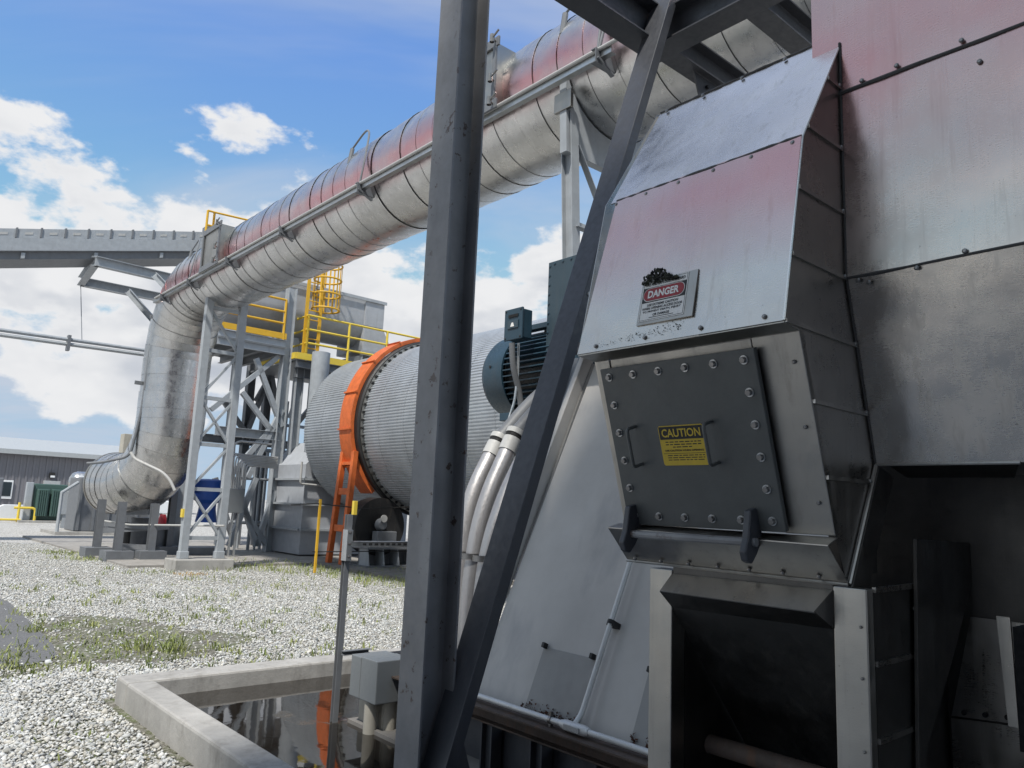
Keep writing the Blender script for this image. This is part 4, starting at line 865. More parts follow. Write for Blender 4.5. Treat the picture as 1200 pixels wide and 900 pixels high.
# ------------------------------------------------------------------ lattice tower under the elbow
t = thing('duct_tower', 'slender grey lattice tower in front of the duct elbow', 'tower', (6.31, 17.9, 0))
tb0, tb1, ta0, ta1 = 5.92, 6.70, 17.4, 18.4
legs = [(tb0, ta0), (tb1, ta0), (tb0, ta1), (tb1, ta1)]
for i, (b_, a_) in enumerate(legs[:2]):
    g = MB(); g.bar((b_, a_, .25), (b_, a_, 6.05 if i < 2 else 5.95), .16, .16, up=(0, 1, 0)); lg = part(t, 'leg', g, m_str, .006)
    g = MB(); g.box(b_-.1, b_+.1, a_-.1, a_+.1, .24, .40); part(lg, 'foot', g, m_str, .01)
lz = [.68, 1.74, 2.73, 3.77, 4.85, 5.84]
for z_ in lz:
    for (u_, w_) in ((0, 1),):
        g = MB(); g.bar((*legs[u_], z_), (*legs[w_], z_), .08, .08); part(t, 'strut', g, m_str)
for i in range(5):
    z0, z1 = lz[i], lz[i+1]
    for (u_, w_) in ((0, 1),):
        pr_ = [((*legs[u_], z0), (*legs[w_], z1))] if i % 2 else [((*legs[w_], z0), (*legs[u_], z1))]
        if i == 0 or i == 2: pr_ = [((*legs[u_], z0), (*legs[w_], z1)), ((*legs[w_], z0), (*legs[u_], z1))] if i in (0, 2) else pr_
        for p_, q_ in pr_:
            g = MB(); g.bar(p_, q_, .05, .085, up=(0, 1, 0)); part(t, 'diagonal', g, m_str)
g = MB(); g.box(5.80, 5.852, 17.33, 17.46, 1.12, 1.30); part(t, 'yellow_tag', g, m_yellow2, label='small yellow tag on the tower leg')
g = MB(); g.box(5.68, 6.95, 17.1, 17.8, -.05, .24); solo('concrete_footing', 'rectangular concrete footing under the lattice tower', 'footing', g, m_conc, (6.3, 17.4, 0), bevel=.02)
# ------------------------------------------------------------------ rotary drum
DC = (12.0, 0, 3.62); SR = 2.24
t = thing('rotary_drum', 'large ribbed metal rotary drum lying behind the column', 'drum', (12, 15, 1.4)); DRUM = t
def ribbed(a0, a1, r, ribs=190, amp=.018):
    vs_ = []; prof = ((0, 0), (.30, 0), (.42, amp), (.80, amp), (.92, 0)); k = ribs*4
    for a in (a0, a1):
        for i in range(ribs):
            for f, h in prof[:4]:
                w_ = 2*math.pi*(i+f)/ribs; vs_.append((12+(r+h)*math.cos(w_), a, 3.62+(r+h)*math.sin(w_)))
    g = MB(); g.add(vs_, [(i, (i+1) % k, k+(i+1) % k, k+i) for i in range(k)]); return g
edges = [8.4, 9.5, 10.6, 11.7, 12.8, 13.9, 15.0, 16.1, 16.80]
for a0, a1 in zip(edges, edges[1:]): part(t, 'shell_sheet', ribbed(a0+.004, a1-.004, SR), m_drum)
for a0, a1 in ((17.1, 18.0), (18.0, 19.0), (19.0, 20.0)): part(t, 'shell_sheet', ribbed(a0+.004, a1-.004, SR), m_drum)
g = MB(); g.lathe((12, 8.4, 3.62), (0, 1, 0), [(0, 0), (0, SR-.01), (11.6, SR-.01), (11.6, 0)], 72); part(t, 'inner_shell', g, m_strd)
g = MB(); g.lathe((12, 16.82, 3.62), (0, 1, 0), [(0, SR-.05), (0, 2.34), (.04, 2.38), (.18, 2.38), (.18, SR-.05)], 96); gear = part(t, 'gear_ring', g, m_black)
g = MB(); g.lathe((12, 16.79, 3.62), (0, 1, 0), [(.0, SR+.005), (.0, SR+.085), (.025, SR+.085)], 96); part(gear, 'band', g, m_trim)
for k in range(72):
    w_ = 2*math.pi*k/72
    if math.cos(w_) > .5: continue
    p = V((12+2.285*math.cos(w_), 16.79, 3.62+2.285*math.sin(w_))); g = MB(); g.bar(p, p-V((0, .05, 0)), .05, .05, up=(math.cos(w_), 0, math.sin(w_))); part(gear, 'lug', g, m_black)
t = thing('drum_guard', 'bright orange curved guard around the drum ring with ladder-like leg', 'guard', (9.5, 17.4, .1))
w0, w1 = math.radians(62), math.radians(226)
g = MB(); g.lathe((12, 17.0, 3.62), (0, 1, 0), [(0, 2.39), (0, 2.49), (.56, 2.49), (.56, 2.30)], 60, w0, w1); part(t, 'guard_band', g, m_orange)
for d_ in (75, 97, 119, 141, 163, 185, 207):
    w_ = math.radians(d_); c_, s_ = math.cos(w_), math.sin(w_); p = V((12+2.51*c_, 17.0, 3.62+2.51*s_)); g = MB(); g.bar(p-V((0, .02, 0)), p+V((0, .58, 0)), .04, .05, up=(c_, 0, s_)); rb_ = part(t, 'joint_rib', g, m_orange)
top = {}
for a_ in (17.0, 17.56):
    g = MB(); g.bar((9.70, a_, 2.85), (9.56, a_+(.0 if a_ < 17.2 else .10), .09), .13, .13, up=(0, 1, 0)); part(t, 'leg', g, m_orange, .006)
for z_ in (2.55, 1.85, .95):
    b_ = 9.70-(2.85-z_)*.05; g = MB(); g.bar((b_, 17.06, z_), (b_, 17.52, z_), .09, .16 if z_ < 2.2 else .08); part(t, 'rung', g, m_orange, .004)
# trunnion below the ring
tc_ = S(441, 612, a=16.7)
t = thing('trunnion', 'greasy black trunnion wheel with gearbox on a ribbed base under the drum', 'trunnion', (tc_[0]+.3, 16.6, .1))
g = MB(); g.lathe((tc_[0], 16.75, tc_[2]-.1), (0, 1, 0), [(-.2, 0), (-.2, .30), (-.24, .40), (-.24, .70), (.24, .70), (.24, 0)], 40); part(t, 'wheel', g, m_black)
g = MB(); g.lathe((tc_[0]-.02, 16.40, tc_[2]-.05), (0, 1, 0), [(-.05, 0), (-.05, .12), (.1, .16), (.1, 0)], 20); g.box(tc_[0]-.25, tc_[0]+.3, 16.2, 16.45, tc_[2]-.55, tc_[2]-.2); part(t, 'gearbox', g, m_strd, .02)
g = MB(); g.lathe((tc_[0]-.02, 16.34, tc_[2]+.10), (0, -1, 0), [(0, .09), (.03, .09), (.03, 0)], 16); part(t, 'bearing_cap', g, m_ivory)
g = MB(); g.box(tc_[0]-.55, tc_[0]+2.2, 16.1, 17.2, tc_[2]-.62, tc_[2]-.56); g.box(tc_[0]-.55, tc_[0]+2.2, 16.1, 17.2, tc_[2]-1.06, tc_[2]-1.0); g.box(tc_[0]-.5, tc_[0]+2.2, 16.55, 16.6, tc_[2]-1.0, tc_[2]-.62); bs = part(t, 'ribbed_base', g, m_strd)
for i in range(7):
    g = MB(); g.poly([(tc_[0]-.5+i*.42, 16.11, tc_[2]-1.0), (tc_[0]-.5+i*.42, 16.55, tc_[2]-1.0), (tc_[0]-.5+i*.42, 16.55, tc_[2]-.62), (tc_[0]-.5+i*.42, 16.2, tc_[2]-.62)], .03, (1, 0, 0)); part(bs, 'stiffener', g, m_str)
g = MB(); g.box(tc_[0]-1.0, tc_[0]+3.5, 15.9, 17.5, -.05, tc_[2]-1.065); solo('drum_pier', 'dark stained concrete pier under the drum trunnion', 'pier', g, m_pier, (11, 16.7, 0), bevel=.02)
tcb = S(575, 640, a=10.5)
g = MB(); g.box(10.8, 13.4, 9.6, 10.6, -.05, 1.35); solo('drum_pier', 'concrete pier under the near end of the drum behind the conduits', 'pier', g, m_pier, (12, 10, 0), bevel=.02)
for (x, y0, y1, lab) in ((371, 642, 585, 'slim yellow chain post left of the orange guard'), (478, 664, 590, 'slim yellow chain post right of the trunnion beside the column')):
    p0 = S(x, y0, a=15.6); p1 = S(x+4, y1, a=15.6); g = MB(); g.bar((p0[0], 15.6, 0.05), (p0[0], 15.6, p1[2]), .05, .05, up=(0, 1, 0)); solo('chain_post', lab, 'post', g, m_yellow, (p0[0], 15.6, 0), 'yellow chain posts by the drum', bevel=.005)
pA = S(371, 590, a=15.6); pB = S(480, 594, a=15.6); g = MB(); g.tube([(pA[0]-.6, 15.6, pA[2]-.05), pA, ((pA[0]+pB[0])/2, 15.6, (pA[2]+pB[2])/2-.08), pB], .014, 6); g.tube([(pA[0], 15.6, .5), (pB[0], 15.6, .5)], .012, 6); solo('barrier_chain', 'thin dark barrier line strung between the yellow posts', 'barrier', g, m_black, (pA[0], 15.6, 1))
# breech at the far end of the drum
t = thing('drum_breech', 'grey ribbed steel breech box at the far end of the drum', 'breech box', (11.3, 20.8, 0))
g = MB(); g.poly([(10.0, 20.2, .1), (13.5, 20.2, .1), (13.5, 20.2, 3.3), (10.6, 20.2, 3.3), (10.0, 20.2, 2.6)], 2.2, (0, 1, 0)); part(t, 'box_wall', g, m_trough)
for z_ in (.75, 1.45, 2.15):
    g = MB(); g.box(9.95, 13.4, 20.1, 20.198, z_, z_+.06); g.box(9.9, 9.998, 20.2, 22.4, z_, z_+.06); part(t, 'stiffener', g, m_str)
g = MB(); rp = S(372, 470, a=21.0); g.tube([(rp[0], 21, 3.0), (rp[0], 21, 6.0)], .27, 20); part(t, 'riser_pipe', g, m_str)
g = MB(); g.tube([S(x, y, a=20.05) for x, y in ((354, 541), (352, 565), (353, 567), (385, 570))], .03, 8, fillet=.1); part(t, 'conduit', g, m_ivory)
# ------------------------------------------------------------------ process tower with yellow railed platforms
AA = 22.0
t = thing('process_tower', 'grey steel process tower with cross bracing and platforms left of the drum', 'tower', (9, 23, 0)); PT = t
def colm(px0, py0, px1, py1, a, w=.24, z0=None, mat=None, name='column'):
    p0, p1 = S(px0, py0, a=a), S(px1, py1, a=a); g = MB(); bm_ = (p0[0]+p1[0])/2; g.ibeam((bm_, a, .05 if z0 is None else z0), (bm_, a, p1[2]), w, w, .02, .016, up=(1, 0, 0)); part(t, name, g, mat or m_str); return bm_, p1[2]
c1b, c1z = colm(316, 640, 341, 338, AA, .27); c2b, c2z = colm(333, 640, 351, 430, AA, .25)
c3b, _ = colm(283, 600, 293, 412, AA+3.2, .25, mat=m_strd); c4b, _ = colm(262, 640, 274, 410, AA+3.2, .25, mat=m_strd); c5b, _ = colm(303, 620, 312, 420, AA+3.2, .25, mat=m_strd)
c0b, _ = colm(203, 640, 212, 560, AA+.6, .34)
zt1 = S(300, 388, a=AA)[2]; zt2 = S(380, 424, a=AA)[2]
zm = S(290, 508, a=AA)[2]
g = MB(); g.ibeam((c0b+.6, AA, zm), (c1b, AA, zm), .26, .2); part(t, 'beam', g, m_str)
g = MB(); g.ibeam((c0b+.6, AA+3.2, zm), (c1b+2, AA+3.2, zm), .26, .2); part(t, 'beam', g, m_strd)
def br(px0, py0, px1, py1, a, w=.14, mat=None):
    g = MB(); g.bar(S(px0, py0, a=a), S(px1, py1, a=a), w, w, up=(0, 1, 0)); part(t, 'diagonal', g, mat or m_str)
for a_ in ((247, 480, 326, 418), (284, 460, 316, 502), (318, 500, 268, 560), (300, 420, 330, 500), (330, 480, 290, 560), (276, 560, 300, 640), (286, 600, 312, 638), (330, 590, 345, 640), (322, 575, 300, 640), (268, 640, 300, 560)): br(*a_, AA)
for a_ in ((300, 470, 340, 400), (288, 510, 316, 440), (262, 470, 290, 510), (318, 440, 330, 510), (340, 490, 350, 460), (345, 500, 362, 480), (270, 590, 300, 520), (252, 560, 275, 640)): br(*a_, AA+3.0, .15, m_strd)
# deck 1
d1b0, d1b1 = S(255, 376, a=AA)[0], c1b-.1
g = MB(); g.box(d1b0, d1b1, AA-.1, AA+3.4, zt1-.34, zt1-.28); part(t, 'deck', g, m_strd)
g = MB(); g.box(d1b0, d1b1, AA-.17, AA-.11, zt1-.12, zt1+.06); part(t, 'toe_plate', g, m_yellow)
for z_ in (zt1-.26, zt1-.5):
    g = MB(); g.channel((d1b0, AA-.12, z_), (d1b1, AA-.12, z_), .22, .08); part(t, 'beam', g, m_str)
for i in range(4):
    g = MB(); b_ = d1b0+(d1b1-d1b0)*i/3; g.ibeam((b_, AA, zt1-.46), (b_, AA+3.3, zt1-.46), .22, .14); part(t, 'beam', g, m_strd)
# deck 2
d2b0, d2b1 = S(340, 437, a=AA)[0], 17.5
g = MB(); g.box(d2b0, d2b1, AA-.3, AA+3.4, zt2-.2, zt2-.14); part(t, 'deck', g, m_strd)
g = MB(); g.box(d2b0, d2b1, AA-.38, AA-.31, zt2-.11, zt2+.09); part(t, 'toe_plate', g, m_yellow2)
g = MB(); g.channel((d2b0, AA-.33, zt2-.25), (d2b1, AA-.33, zt2-.25), .24, .08); part(t, 'beam', g, m_strd)
g = MB(); g.box(d2b0-.07, d2b0-.005, AA-.36, AA+2.4, zt2-.11, zt2+.08); part(t, 'toe_plate', g, m_yellow2)
g = MB(); g.ibeam((d2b0+.1, AA-.1, zt2-.5), (14, AA-.1, zt2-.5), .3, .2); part(t, 'beam', g, m_strd)
# railings
def rail(name, label, pts, z0, h, n, mat, mid=True):
    th_ = thing(name, label, 'railing', pts[0][:2]+(z0,), 'yellow railings on the platforms')
    for (b0, a0), (b1, a1) in zip([p[:2] for p in pts], [p[:2] for p in pts[1:]]):
        for hh in ((h, h*.66, h*.33) if mid else (h,)):
            g = MB(); g.tube([(b0, a0, z0+hh), (b1, a1, z0+hh)], .035, 8); part(th_, 'rail', g, mat)
        L_ = math.hypot(b1-b0, a1-a0); k = max(1, int(L_/n))
        for i in range(k+1):
            f = i/k; g = MB(); g.tube([(b0+(b1-b0)*f, a0+(a1-a0)*f, z0-.15), (b0+(b1-b0)*f, a0+(a1-a0)*f, z0+h)], .04, 8); part(th_, 'post', g, mat)
    return th_
rail('railing', 'yellow railing on the left upper platform behind the duct', [(d1b0, AA-.14), (d1b1-.1, AA-.14)], zt1, 1.1, 1.1, m_yellow)
rail('railing', 'long yellow railing above the drum on the right platform', [(d2b0+.3, AA+2.2), (d2b0+.3, AA-.34), (17.5, AA-.34)], zt2, 1.3, 1.25, m_yellow2)
rail('railing', 'yellow corner railing at the head of the conveyor', [S(238, 300, a=25.2)[:2], S(246, 300, a=25.2)[:2], S(300, 300, a=25.0)[:2]], S(240, 296, a=25.2)[2], 1.45, .9, m_yellow)
# caged ladder
lb, la = S(362, 430, a=AA-.2)[0], AA-.2
t = thing('caged_ladder', 'yellow ladder with round safety cage above the platform', 'ladder', (lb, la, zt2)); ztl = S(392, 312, a=la)[2]
for d_ in (-.23, .23):
    g = MB(); g.bar((lb+d_, la, zt2-.2), (lb+d_, la, ztl), .10, .05, up=(0, 1, 0)); part(t, 'stile', g, m_yellow)
for i in range(12):
    z_ = zt2+.3+i*.3
    if z_ < ztl: g = MB(); g.tube([(lb-.23, la, z_), (lb+.23, la, z_)], .018, 6); part(t, 'rung', g, m_yellow)
zcg = S(380, 362, a=la)[2]; cgb = lb+.45
for z_ in np.linspace(zcg, ztl, 4):
    g = MB(); g.tube([(cgb+.43*math.cos(w_), la+.1+.43*math.sin(w_), z_) for w_ in np.linspace(0, 2*math.pi, 21)], .03, 6, caps=False); part(t, 'cage_hoop', g, m_yellow)
for w_ in np.linspace(0, 2*math.pi, 11)[:-1]:
    g = MB(); g.bar((cgb+.43*math.cos(w_), la+.1+.43*math.sin(w_), zcg), (cgb+.43*math.cos(w_), la+.1+.43*math.sin(w_), ztl), .05, .015, up=(math.cos(w_), math.sin(w_), 0)); part(t, 'cage_bar', g, m_yellow)
# grey trough housing behind the platform
a_h = AA+1.2; hz1 = S(390, 352, a=a_h)[2]; hz0 = S(390, 402, a=a_h)[2]; hb0 = S(330, 370, a=a_h)[0]; hb1 = S(434, 375, a=a_h)[0]
t = thing('screw_trough', 'grey round bottomed trough housing with flared outlet above the drum', 'trough', (hb1-1, a_h, hz0))
prof_ = [(-.85, hz1), (.85, hz1), (.85, hz0+.7)]+[(.85*math.cos(w_), hz0+.7-.75*math.sin(w_)) for w_ in np.linspace(.2, math.pi-.2, 12)]+[(-.85, hz0+.7)]
g = MB(); k = len(prof_); bB = S(412, 375, a=a_h)[0]
g.add([(hb0-2.0, a_h+y_, z_) for y_, z_ in prof_]+[(bB, a_h+y_, z_) for y_, z_ in prof_], [(i, (i+1) % k, k+(i+1) % k, k+i) for i in range(k)]+[tuple(range(k, 2*k))]); g.smooth = True; part(t, 'trough_body', g, m_trough)
g = MB(); g.box(bB, hb1, a_h-.9, a_h+.9, hz0+.6, hz1+.02); g.poly([(bB, a_h-.9, hz0+.59), (hb1, a_h-.9, hz0+.59), (hb1+.5, a_h-.9, hz0-.25), (bB, a_h-.9, hz0-.25)], 1.8, (0, 1, 0)); part(t, 'outlet_chute', g, m_trough, .01)
g = MB(); g.box(hb0-2.0, hb1+.06, a_h-.95, a_h-.91, hz1-.02, hz1+.08); part(t, 'cover_rim', g, m_str)
g = MB(); g.box(bB-.1, hb1+.55, a_h-.98, a_h-.91, hz0-.42, hz0-.26); ob = part(t, 'outlet_flange', g, m_str)
for i in range(7):
    g = MB(); b_ = bB-.05+i*.28; g.box(b_, b_+.04, a_h-.96, a_h+.9, hz0-1.2, hz0-.43); part(ob, 'stiffener', g, m_str)
g = MB(); g.box(bB, hb1+.4, a_h-.85, a_h+.9, hz0-1.6, hz0-.44); part(t, 'valve_body', g, m_strd)
# white cabinets on deck 1 and pale ducts behind
p = S(312, 392, a=AA+1.5)
for i, (x0, x1, y1, mt, lab) in enumerate(((302, 317, 367, m_carw, 'white instrument cabinet on the left upper platform'), (290, 297, 368, m_roof, 'narrow pale cabinet on the left upper platform'), (352, 372, 380, m_roof, 'pale panel behind the yellow ladder foot'))):
    q0 = S(x0, 385, a=AA+1.5); q1 = S(x1, y1, a=AA+1.5); g = MB(); g.box(q0[0], q1[0], AA+1.5, AA+2.0, (zt1 if i < 2 else zt2)-.12, q1[2]); solo('instrument_cabinet', lab, 'cabinet', g, mt, (q0[0], AA+1.7, zt1), 'pale cabinets on the platforms', bevel=.02)
# grey junction box with conduit legs by the tower
q0 = S(266, 601, a=20.2); q1 = S(287, 573, a=20.2)
t = thing('junction_box', 'square grey junction box on three conduit legs beside the lattice tower', 'junction box', (q0[0]+.2, 20.3, 0))
g = MB(); g.box(q0[0], q1[0], 20.2, 20.42, q0[2], q1[2]); part(t, 'enclosure', g, m_boxg, .01)
for i in range(3): g = MB(); b_ = q0[0]+.04+i*.15; g.tube([(b_, 20.28, q0[2]), (b_-.03, 20.28, .05)], .035, 8); part(t, 'conduit_leg', g, m_pipe)
for i in range(8):
    b_ = q0[0]+.02+i*.06; g = MB(); zt_ = S(290, 534+i*1.8, a=21)[2]; g.tube([(b_, 20.3, q1[2]), (b_, 20.3, zt_), (b_+.25, 20.6, zt_), (S(322, 538, a=21)[0], 20.8, zt_)], .022, 8, fillet=.18); part(t, 'riser_conduit', g, m_ivory)
g = MB(); g.tube([S(x, y, a=20.6) for x, y in ((270, 600), (275, 520), (281, 517), (318, 521))], .03, 8, fillet=.15); part(t, 'riser_conduit', g, m_ivory)
t = thing('pipe_bundle', 'bundle of thin grey pipes rising between the tower columns', 'pipes', (8.6, 22.5, 0))
for (x0, y0, x1, y1, r_, a_) in ((292, 640, 300, 520, .05, 22.6), (299, 640, 306, 540, .04, 22.8), (306, 638, 312, 530, .05, 23.0), (325, 640, 334, 470, .06, 23.0), (345, 560, 352, 430, .07, 23.2), (358, 540, 362, 440, .05, 22.6), (280, 620, 286, 540, .06, 23.4)):
    p0, p1 = S(x0, y0, a=a_), S(x1, y1, a=a_); bm_ = (p0[0]+p1[0])/2; g = MB(); g.tube([(bm_, a_, .06), (bm_, a_, p1[2])], r_, 8); part(t, 'pipe', g, m_str)
for (x0, x1, y, r_, a_) in ((268, 350, 612, .05, 22.9), (275, 345, 560, .04, 22.7), (330, 366, 498, .05, 22.5), (300, 362, 527, .06, 23.1)):
    p0, p1 = S(x0, y, a=a_), S(x1, y+3, a=a_); g = MB(); g.tube([(p0[0], a_, p0[2]), (p1[0], a_, p0[2])], r_, 8); part(t, 'pipe', g, m_str)
# blue pump group behind the lattice tower
q0 = S(246, 596, a=21.0)
t = thing('blue_pump', 'bright blue pump body partly hidden behind the lattice tower', 'pump', (q0[0], 21.2, 0))
g = MB(); g.lathe((q0[0], 21.2, S(246, 612, a=21.2)[2]), (0, 0, 1), [(0, 0), (0, .28), (.35, .22), (.5, .22), (.6, .40), (1.1, .42), (1.15, .2), (1.15, 0)], 20); part(t, 'body', g, m_blue)
g = MB(); g.bar((q0[0]-.45, 21.0, 1.6), (q0[0]+.45, 21.0, 1.6), .1, .12); part(t, 'flange_bar', g, m_blue)
g = MB(); g.box(q0[0]-.5, q0[0]+.5, 20.9, 21.6, .06, .25); part(t, 'skid', g, m_strd, .01)
# ------------------------------------------------------------------ legs under the lower elbow
t = thing('elbow_stand', 'grey steel stand with cross rails carrying the lower duct elbow', 'stand', (6.5, 24, 0))
ctr = V((DB, va, 0))
for (x, y, y1, a_) in ((113, 641, 585, 24.6), (137, 645, 588, 24.0), (176, 645, 590, 22.4), (150, 632, 590, 25.2), (165, 632, 590, 24.4), (197, 640, 575, 22.0)):
    p0 = S(x, y, z=.25); p1 = S(x+6, y1, a=p0[1]); g = MB(); g.ibeam((p0[0], p0[1], .0), (p0[0], p0[1], max(.9, p1[2])), .20, .16, up=(0, 1, 0)); lg = part(t, 'leg', g, m_strd)
    g = MB(); g.box(p0[0]-.3, p0[0]+.3, p0[1]-.3, p0[1]+.3, .0, .25); part(lg, 'foot', g, m_strd)
for (x0, y0, x1, y1) in ((113, 612, 177, 618), (137, 640, 178, 642), (115, 622, 200, 617), (137, 600, 176, 600)):
    p0 = S(x0, y0, Y=20.2); p1 = S(x1, y1, Y=20.0); g = MB(); g.bar(p0, p1, .12, .14); part(t, 'cross_rail', g, m_strd)
p0 = S(120, 610, Y=19.9); p1 = S(150, 615, Y=19.6); p2 = S(262, 616, Y=17.3); g = MB(); g.tube([p0, p1, (p2[0], p2[1]-.05, p2[2])], .022, 8, fillet=.3); part(t, 'long_conduit', g, m_ivory)
for (x, y, r_, mt) in ((166, 620, .28, m_strd), (155, 628, .22, m_black), (184, 628, .25, m_strd)):
    p0 = S(x, y, Y=20.8); g = MB(); g.tube([(p0[0], p0[1], .08), (p0[0], p0[1], p0[2]+.3)], r_, 14); part(t, 'drain_pot', g, mt)
# small conduits strapped to the riser
t = thing('riser_conduit', 'thin conduits clipped down the left side of the vertical duct', 'conduit', (DB-.9, va, 3))
sidea = S(172, 420, b=DB-.3)
pts = [S(x, y, Y=18.9) for x, y in ((195, 345), (189, 372), (178, 395), (172, 440), (166, 480), (160, 505), (152, 535), (118, 542), (102, 543))]
g = MB(); g.tube(pts, .035, 8, fillet=.2); part(t, 'conduit', g, m_strd)
pts = [S(x, y, Y=18.6) for x, y in ((153, 530), (158, 538), (190, 553), (199, 562), (205, 575))]
g = MB(); g.tube(pts, .035, 8, fillet=.2); part(t, 'conduit', g, m_ivory)
for (x, y) in ((158, 448), (176, 371)):
    g = MB(); p0 = S(x, y, Y=18.9); p1 = S(x+14, y+2, Y=19.1); g.bar(p0, p1, .05, .09); part(t, 'strap', g, m_strd)
q0 = S(146, 508, Y=23); q1 = S(160, 526, Y=23); g = MB(); g.box(q0[0], q0[0]+.4, q0[1], q0[1]+.4, q1[2]-.3, q0[2]); solo('meter_box', 'pale box on a stand above the lower duct elbow', 'box', g, m_wood, (q0[0], q0[1], q1[2]), bevel=.01)
# ------------------------------------------------------------------ small horizontal tank beyond the duct end
q0 = S(80, 565, Y=33)
t = thing('horizontal_tank', 'small shiny horizontal tank with domed end beyond the duct', 'tank', (q0[0]+1, q0[1], 0))
g = MB(); g.lathe((q0[0], q0[1], q0[2]), (1, 0, 0), [(0, 0), (.03, .22), (.14, .40), (.3, .47), (3.0, .47)], 28); part(t, 'shell', g, m_vduct)
for db in (.9, 2.3): g = MB(); g.box(q0[0]+db, q0[0]+db+.2, q0[1]-.4, q0[1]+.4, 0, q0[2]-.3); part(t, 'saddle', g, m_strd)
g = MB(); q1 = S(101, 590, Y=29); g.box(q1[0]-.3, q1[0]+2.4, q1[1], q1[1]+1.6, .1, 2.1); t = thing('ribbed_skid', 'grey ribbed equipment skid under the duct end', 'skid', (q1[0]+1, q1[1]+.8, 0)); part(t, 'casing', g, m_strd, .05)
for i in range(5): g = MB(); b_ = q1[0]-.25+i*.5; g.box(b_, b_+.08, q1[1]-.06, q1[1]-.002, .15, 2.05); part(t, 'rib', g, m_strd)
g = MB(); g.box(q1[0]-1.0, q1[0]+3.4, q1[1]-.5, q1[1]+2, -.02, .11); part(t, 'base_slab', g, m_conc)
g = MB(); g.tube([(q1[0]-.9, q1[1]-.3, .1), (q1[0]-.9, q1[1]-.3, 1.5), (q1[0]-.4, q1[1]-.3, 1.9)], .06, 8); part(t, 'pipe', g, m_str)
# ------------------------------------------------------------------ inclined conveyor with its cantilever frame
ca = 26.0
cz0 = S(0, 303, a=ca); cz1 = S(228, 302, a=ca); ct0 = S(0, 266, a=ca)
sl = (cz1[2]-cz0[2])/(cz1[0]-cz0[0]); hh = ct0[2]-cz0[2]
def cpt(b, up=0.0, da=0.0): return (b, ca+da, cz0[2]+(b-cz0[0])*sl+up)
t = thing('covered_conveyor', 'long grey covered conveyor gallery climbing in from the left', 'conveyor', (cz0[0], ca, cz0[2]))
bL, bR = cz0[0]-9, S(272, 300, a=ca)[0]
g = MB(); u_ = V(cpt(bR))-V(cpt(bL)); 
def cbox(b0, b1, u0, u1, d0, d1): 
    vs_ = [cpt(b, u, d) for b in (b0, b1) for d in (d0, d1) for u in (u0, u1)]
    return MB().add(vs_, [(0, 1, 3, 2), (4, 6, 7, 5), (0, 4, 5, 1), (2, 3, 7, 6), (0, 2, 6, 4), (1, 5, 7, 3)])
part(t, 'truss_side', cbox(bL, bR, hh*.26, hh*.68, 0, 1.5), m_str)
part(t, 'under_pan', cbox(bL, bR, 0, hh*.255, .12, 1.4), m_strd)
k = int((bR-bL)/.62)
for i in range(k):
    b0 = bL+i*.62; o = part(t, 'cover_panel', cbox(b0+.008, b0+.612, hh*.69, hh*1.0, .03, 1.47), m_str)
    part(o, 'cover_rib', cbox(b0+.6, b0+.65, hh*.7, hh*1.03, .0, 1.5), m_strd)
    part(o, 'cover_label', cbox(b0+.22, b0+.42, hh*.80, hh*.88, .022, .029), m_ivory)
for i in range(int((bR-bL)/1.9)): part(t, 'idler_bracket', cbox(bL+i*1.9, bL+i*1.9+.1, hh*.02, hh*.2, .04, .118), m_str)
part(t, 'head_box', cbox(bR-.9, bR-.7, hh, hh+.28, .3, .6), m_strd)
t = thing('conveyor_bracket', 'grey cantilever beam frame holding up the conveyor', 'bracket', (6, 26, 8))
zf = S(118, 302, a=25.4)[2]
n0 = S(112, 306, z=zf); n1 = S(215, 330, z=zf); f0 = S(95, 330, z=zf); f1 = S(205, 352, z=zf)
for p_, q_ in ((n0, n1), (f0, f1), (n0, f0)):
    g = MB(); g.ibeam(p_, q_, .30, .22, .02, .02); part(t, 'beam', g, m_str)
for (x0, y0, x1, y1) in ((150, 341, 182, 378), (181, 322, 200, 342)):
    p_ = S(x0, y0, z=zf-.1); d_ = S(x1, y1, Y=(Wp(p_).y)-.0); g = MB(); g.ibeam(p_, d_, .2, .16); part(t, 'knee_brace', g, m_str)
p_ = S(152, 330, z=zf)
# cable run hung below
cb0 = S(-120, 378, a=25.0); cb1 = S(178, 417, a=25.0); zr = (cb0[2]+cb1[2])/2
t = thing('pipe_run', 'pair of thin grey pipes crossing the sky below the conveyor', 'pipes', (cb0[0]+4, 25, zr))
for dz in (0, .14): g = MB(); g.tube([(cb0[0]-3, 25.0, cb0[2]+dz), (cb1[0], 25.0, cb1[2]+dz)], .055, 8); part(t, 'pipe', g, m_str if dz else m_roof)
g = MB(); pm = S(80, 403, a=25.0); g.box(pm[0]-.04, pm[0]+.04, 24.9, 25.1, pm[2]-.2, pm[2]+.25); part(t, 'clip', g, m_strd)
pw = S(96, 400, a=25.0); g = MB(); g.tube([(pw[0], 25.0, pw[2]), (f0[0], f0[1], f0[2]-.1)], .012, 6); solo('hanger_wire', 'thin hanger wire between the bracket and the pipes', 'wire', g, m_strd, pw)
